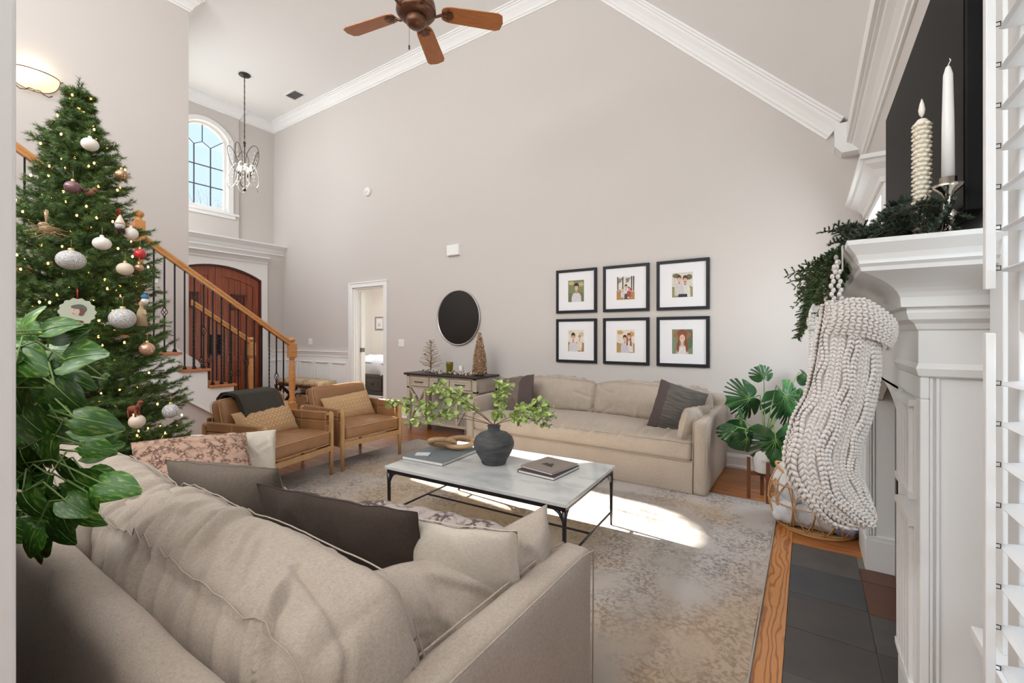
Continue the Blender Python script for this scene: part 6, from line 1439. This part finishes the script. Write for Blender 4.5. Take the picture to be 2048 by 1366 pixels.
# ================================================================ STOCKINGS
SLEN = []
def stocking_pt(s, a, back=1):
    CX = [-.003, -.003, -.0225, -.060, -.078, -.062, -.030, .0045, .042]; CZ = [-.009, -.15, -.285, -.39, -.4725, -.545, -.592, -.627, -.655]
    HW = [.066, .088, .094, .102, .105, .096, .082, .065, .036]
    if not SLEN:
        acc = 0; SLEN.append(0)
        for i in range(8): acc += math.hypot(CX[i+1]-CX[i], CZ[i+1]-CZ[i]); SLEN.append(acc)
    d_ = s*SLEN[-1]; i = 0
    while i < 7 and SLEN[i+1] < d_: i += 1
    f_ = (d_-SLEN[i])/(SLEN[i+1]-SLEN[i])
    def cat(A, i, f): p0, p1, p2, p3 = A[max(0, i-1)], A[i], A[min(8, i+1)], A[min(8, i+2)]; return .5*((2*p1)+(p2-p0)*f+(2*p0-5*p1+4*p2-p3)*f*f+(3*p1-p0-3*p2+p3)*f**3)
    c = Vector((cat(CX, i, f_), 0, cat(CZ, i, f_)))
    def tang(i): a_, b_ = max(0, i-1), min(8, i+1); return Vector((CX[b_]-CX[a_], 0, CZ[b_]-CZ[a_])).normalized()
    t = tang(i).lerp(tang(i+1), f_).normalized(); sd = Vector((-t.z, 0, t.x)); hw = cat(HW, i, f_)
    if s > .93: hw *= math.sqrt(max(.02, 1-((s-.93)/.07)**2*.9))
    e = 2*a-1; th_ = .040*max(0, 1-e*e*.97)**.62; return c+sd*(-e*hw)*1.0+Vector((0, -back*th_, 0)), t, sd
rs2 = random.Random(9)
def make_stocking_mesh(rows, colsn, front_only=False):
    unit = []; nu, nv = 6, 5
    for i in range(nv+1):
        tt = i/nv; rr = math.sin(PI*(.06+.88*tt))
        for j in range(nu): a_ = 2*PI*j/nu; unit.append((rr*math.cos(a_), -1+2*tt, rr*math.sin(a_)))
    uf = [(i*nu+j, i*nu+(j+1) % nu, (i+1)*nu+(j+1) % nu, (i+1)*nu+j) for i in range(nv) for j in range(nu)]
    U = np.array(unit); V = []; F = []; base = 0
    for back in (1, -1):
        if front_only and back < 0: continue
        for r_ in range(rows):
            s = (r_+.5)/rows
            for c in range(-1, colsn+1):
                for h in (0, 1):
                    if (c < 0 or c == colsn) and back < 0: continue
                    a_ = (c+.5+(h-.5)*.46)/colsn if 0 <= c < colsn else (0.004 if c < 0 else .996); cable = (c % 4 in (1, 2) and 0 <= c < colsn); off = .006 if cable else 0
                    a2 = a_+(.22/colsn*math.sin(s*34+c) if cable else 0)
                    p, t, sd = stocking_pt(min(.995, s+(0 if not cable else .004)), max(.01, min(.99, a2)), back)
                    p0_ = p.copy()
                    pl, _, _ = stocking_pt(s, max(.01, min(.99, a2-.04)), back); pr_, _, _ = stocking_pt(s, max(.01, min(.99, a2+.04)), back)
                    ax = (pr_-pl).normalized(); n_ = t.cross(ax).normalized()
                    if n_.dot(Vector((0, -back, 0))) < 0: n_ = -n_
                    slant = .55*(1 if h else -1); d = (t+ax*slant).normalized(); w_ = n_.cross(d).normalized()
                    pn, _, _ = stocking_pt(min(.999, s+1/rows), max(.01, min(.99, a2)), back); rowlen = max(.0045, (pn-p0_).length*.95); colw = (pr_-pl).length/.08/colsn
                    p = p+n_*(off+rs2.uniform(-.001, .001)); Mx = np.array([list(w_*max(.0035, colw*.31)), list(d*rowlen*.92), list(n_*.0068)])
                    V.append(U @ Mx+np.array(p)); F.append(np.array(uf)+base); base += len(unit)
    return np.concatenate(V), np.concatenate(F)
def cuff_pt(u, v, back=1):      # folded cuff that flares out to the right
    def poly(P, t): k = min(len(P)-2, int(t*(len(P)-1))); f_ = t*(len(P)-1)-k; return (P[k][0]*(1-f_)+P[k+1][0]*f_, P[k][1]*(1-f_)+P[k+1][1]*f_)
    T = poly([(-.062, -.016), (-.03, .006), (.01, .004), (.05, -.022), (.09, -.048), (.124, -.078)], u); B = poly([(-.082, -.10), (-.04, -.105), (.01, -.112), (.05, -.125), (.082, -.140), (.098, -.150)], u)
    x = T[0]*(1-v)+B[0]*v; z = T[1]*(1-v)+B[1]*v; return Vector((x, -back*(.052*math.sqrt(max(0, 1-(2*u-1)**2*.97))+.012*math.sin(PI*v)), z))
def make_stocking(label, loc, rz, wool, rows, colsn):
    t = thing('stocking', label, 'stocking', loc, rz, group=None)
    mb = MB()
    for back in (1, -1): mb.grid(lambda u, v: stocking_pt(u*.99, .01+.98*v, back)[0]*.985, 40, 16)
    mb.build('lining', wool, t, fix=False)
    V, F = make_stocking_mesh(rows, colsn); o = npmesh('knit_body', V, F, wool, t, True); o['kind'] = 'stuff'
    m = MB()
    for back in (1, -1):
        for r_ in range(6):
            for c in range(15):
                for h in (0, 1):
                    v = (r_+.5+(h-.5)*.5)/6; u = (c+.5)/15; p = cuff_pt(u, v, back); q = cuff_pt(min(1, u+.03), v, back); w_ = cuff_pt(u, min(1, v+.05), back); d = (q-p).normalized(); ax = (w_-p).normalized(); d2 = (d+ax*(.55 if h else -.55)).normalized(); n_ = d.cross(ax).normalized(); sd = n_.cross(d2)
                    m.ball(p, 1, 7, 5, (1, 1, 1), 0, Matrix((sd*.0048, n_*.006, d2*.0085)).transposed())
    m.grid(lambda u, v: cuff_pt(u, v, 1)*.985, 12, 4); m.grid(lambda u, v: cuff_pt(u, v, -1)*.985, 12, 4)
    m.build('cuff', wool, t, fix=False)['kind'] = 'stuff'
    m = MB()
    for x0 in (-.052, -.030):
        P = [Vector((x0, -.01, -.02)), Vector((x0-.002, -.005, .05)), Vector((-.036, 0, .13))]
        for k in range(12): s = k/11; q = P[0].lerp(P[1], s*2) if s < .5 else P[1].lerp(P[2], s*2-1); m.ball(q+Vector((.003*(-1)**k, 0, 0)), .0085, 6, 5, (.8, .8, 1))
    m.build('hanging_loop', wool, t, fix=False)
    return t
FC = R(30)
make_stocking('chunky cable knit oatmeal stocking hanging nearest on the mantel', (.098, 1.560, 1.375), FC, WOOL, 58, 10).scale = (.93, .93, .93)
make_stocking('cream cable knit stocking partly hidden just behind the nearest stocking', (.060, 1.90, 1.385), R(72), WOOL2, 50, 9).scale = (.86, .86, .86)
make_stocking('cream knit stocking third along the mantel', (.05, 2.32, 1.385), R(80), WOOL2, 50, 9).scale = (.84, .84, .84)
for i, (x, y, lab) in enumerate(((.075, 1.60, 'silver stocking hook on the mantel shelf over the nearest stocking'), (.022, 1.94, 'silver stocking hook over the second stocking'), (.01, 2.33, 'silver stocking hook over the third stocking'))):
    t = thing('stocking_hook', lab, 'hook', (.088, y, SH)); m = MB(); m.box(-.002, .06, -.02, .02, .0, .005); m.build('base', MATS['brushed_silver'], t); m = MB(); m.box(-.006, -.002, -.012, .012, -.07, .005); m.tube([(-.006, 0, -.065), (-.02, 0, -.075), (-.028, 0, -.06)], .004, 6); m.build('hook_arm', MATS['brushed_silver'], t, bevel=.001)
TAS = mat('brown_tassel', (.22, .12, .06), .9); t = thing('bead_tassel', 'wooden bead strand with a brown tassel hanging between the stockings', 'tassel', (.055, 1.80, 1.40)); m = MB(); [m.ball((.0, 0, -.012*k), .007, 8, 6) for k in range(14)]; m.build('beads', OM['cream'], t, fix=False); m = MB(); [m.tube([(0, 0, -.17), (.014*math.cos(k), .014*math.sin(k), -.26)], .0022, 4) for k in range(16)]; m.build('tassel_fringe', TAS, t, fix=False)

# ================================================================ GARLAND AND CANDLES ON THE MANTEL
GM = mat('cedar_green', (.030, .075, .028), .7, noise_col=(.10, .17, .05), noise_scale=9, noise_mix=.4); GD_ = mat('juniper_grey_green', (.026, .046, .028), .7, noise_col=(.07, .10, .065), noise_scale=9)
def sprig(p, d, L, segs_, tw, rr):
    d = d.normalized(); sd = d.orthogonal().normalized(); sd = Matrix.Rotation(rr.random()*6, 3, d) @ sd; q0 = p
    for k in range(8):
        q1 = q0+d*L/8+Vector((0, 0, -.002*k)); tw.append((q0, q1))
        for s in (1, -1):
            b = (d*.8+sd*s+Vector((0, 0, rr.uniform(-.2, .2)))).normalized(); l2 = L*rr.uniform(.16, .36)*(1-k/11); segs_.append((q1, q1+b*l2))
            if k < 5: segs_.append((q1+b*l2*.4, q1+b*l2*.4+(d+sd*s*.1).normalized()*l2*.55))
        q0 = q1
rg_ = random.Random(21)
def garland(name, label, specs, m_, loc):
    t = thing(name, label, 'garland', loc); sg, tw = [], []
    for p, d, L in specs: sprig(Vector(p), Vector(d), L, sg, tw, rg_)
    V, F = needles([(list(a), list(b)) for a, b in sg], .0085, .0014, 3, .0016, 7, 1.2); npmesh('sprigs', V, F, m_, t)['kind'] = 'stuff'
    m = MB(); [m.tube([a, b], .0015, 4, caps=False) for a, b in tw]; [m.tube([a, b], .001, 3, caps=False) for a, b in sg]; m.build('twigs', BARK, t, fix=False)['kind'] = 'stuff'
sp = []
for i in range(95):
    y = 1.66+1.65*rg_.random(); sp.append(((.11+.03*rg_.random()-.0, y, SH+.01+.03*rg_.random()), (-.9+.5*rg_.random(), rg_.uniform(-.9, .9), rg_.uniform(-1.1, .25)), rg_.uniform(.10, .20)))
for i in range(26): y = 2.0+1.3*rg_.random(); sp.append(((.05, y, SH-.03), (-.5, rg_.uniform(-.6, .6), -1), rg_.uniform(.12, .22)))
garland('cedar_garland', 'green cedar garland spilling over the front edge of the mantel', sp, GM, (0, 0, 0))
sp = []
for i in range(90):
    y = 1.56+.50*rg_.random(); x = .13+.20*rg_.random(); sp.append(((x, y, SH+.01+.05*rg_.random()), (rg_.uniform(-1, 1), rg_.uniform(-.9, .7), rg_.uniform(.0, 1.1)), rg_.uniform(.08, .15)))
garland('juniper_bunch', 'dark juniper greenery around the candles on the near end of the mantel', sp, GD_, (0, 0, 0))
IV = mat('ivory_wax', (.82, .76, .64), .5, sss=.15)
def ruffle_candle(label, x, y, h, r, flame=True):
    t = thing('carved_candle', label, 'candle', (x, y, SH)); m = MB(); nn_, rows = 18, int(h/.0125)
    m.lathe([(r*.80, 0), (r*.80, h), (r*.5, h+.008), (.001, h+.012)], 16)
    for k in range(rows):
        z_ = h*k/rows+.004
        for j in range(7):
            a_ = 2*PI*j/7+k*.45; m.ball((r*.80*math.cos(a_), r*.80*math.sin(a_), z_), r*.42, 6, 4, (1, 1, .62))
    m.build('wax', IV, t, fix=False); m = MB(); m.cyl((0, 0, h+.008), (0, 0, h+.02), .0012, n=5); m.build('wick', BLACKM, t)
    if flame: m = MB(); m.lathe([(.001, h+.014), (.006, h+.022), (.008, h+.034), (.005, h+.052), (.001, h+.066)], 12); m.build('flame_tip', mat('led_flame', (.9, .86, .78), .4), t)
ruffle_candle('ivory ruffled pillar candle with a flame shaped tip on the mantel', .268, 1.68, .345, .0195)
ruffle_candle('small ivory ruffled candle at the far end of the mantel', .215, 2.92, .30, .019, False)
t = thing('taper_candle', 'tall smooth white taper candle in the silver holder', 'candle', (.312, 1.63, SH+.165)); m = MB(); m.lathe([(.0135, 0), (.0125, .15), (.010, .275), (.005, .296), (.001, .30)], 20); m.build('wax', mat('plain_white_wax', (.86, .86, .85), .4, sss=.1), t); m = MB(); m.tube([(0, 0, .298), (.002, 0, .306), (.005, 0, .312), (.003, 0, .318)], .0012, 5); m.build('wick', MATS['plain_white_wax'], t, fix=False)
t = thing('candle_holder', 'silver candlestick with a dished top on the mantel', 'candle holder', (.312, 1.63, SH)); m = MB(); m.lathe([(.045, 0), (.047, .006), (.030, .016), (.014, .028), (.010, .045), (.018, .060), (.020, .068), (.010, .085), (.009, .115), (.014, .125), (.028, .138), (.033, .146), (.026, .142), (.018, .140), (.018, .166), (.0145, .166), (.0145, .150), (.001, .150)], 32); m.build('body', mat('polished_silver', (.72, .66, .58), .12, metal=1), t)

# ================================================================ SHUTTER BY THE CAMERA
SW = mat('shutter_paint', (.80, .80, .80), .4)
SHU = thing('plantation_shutter', 'white louvered shutter panel at the right edge near the camera', 'shutter', (.30, 0, 0)); ye = 1.215
m = MB(); m.box(.030, .062, ye+.004, ye+.062, .30, 2.25); m.box(.030, .062, .40, .46, .30, 2.25)
for a in ((.30, .45), (1.285, 1.345), (2.15, 2.25)): m.box(.030, .062, .46, ye+.004, a[0], a[1])
m.build('stile_frame', SW, SHU, bevel=.003)
def slat_mesh():
    m = MB(); P = []
    for i in range(13): s = -1+2*i/12; P.append((.044*s, .0055*math.sqrt(max(0, 1-s*s))+.0008))
    P += [(x, -z) for x, z in reversed(P)]; m.prism(P, 'y', .465, ye); return m.mesh('louver', SW)
sl = slat_mesh(); zs = [1.405+.0765*i for i in range(10)]+[.50+.0765*i for i in range(10)]
for z_ in zs: M4 = Matrix.Translation((.046, 0, z_)) @ Matrix.Rotation(R(-4), 4, 'Y'); shared(sl, 'louver', SHU, M4)
for za, zb in ((1.365, 2.13), (.46, 1.283-.0)):
    m = MB(); m.box(-.020, -.006, ye-.022, ye-.004, za, zb); m.build('tilt_rod', SW, SHU, bevel=.002)
stm = MB().tube([(-.007, ye-.013, .004), (.002, ye-.013, .004), (.002, ye-.013, -.004), (-.007, ye-.013, -.004)], .0011, 4).mesh('staple', IRON)
for z_ in zs: shared(stm, 'staple', SHU, Matrix.Translation((0, 0, z_)))
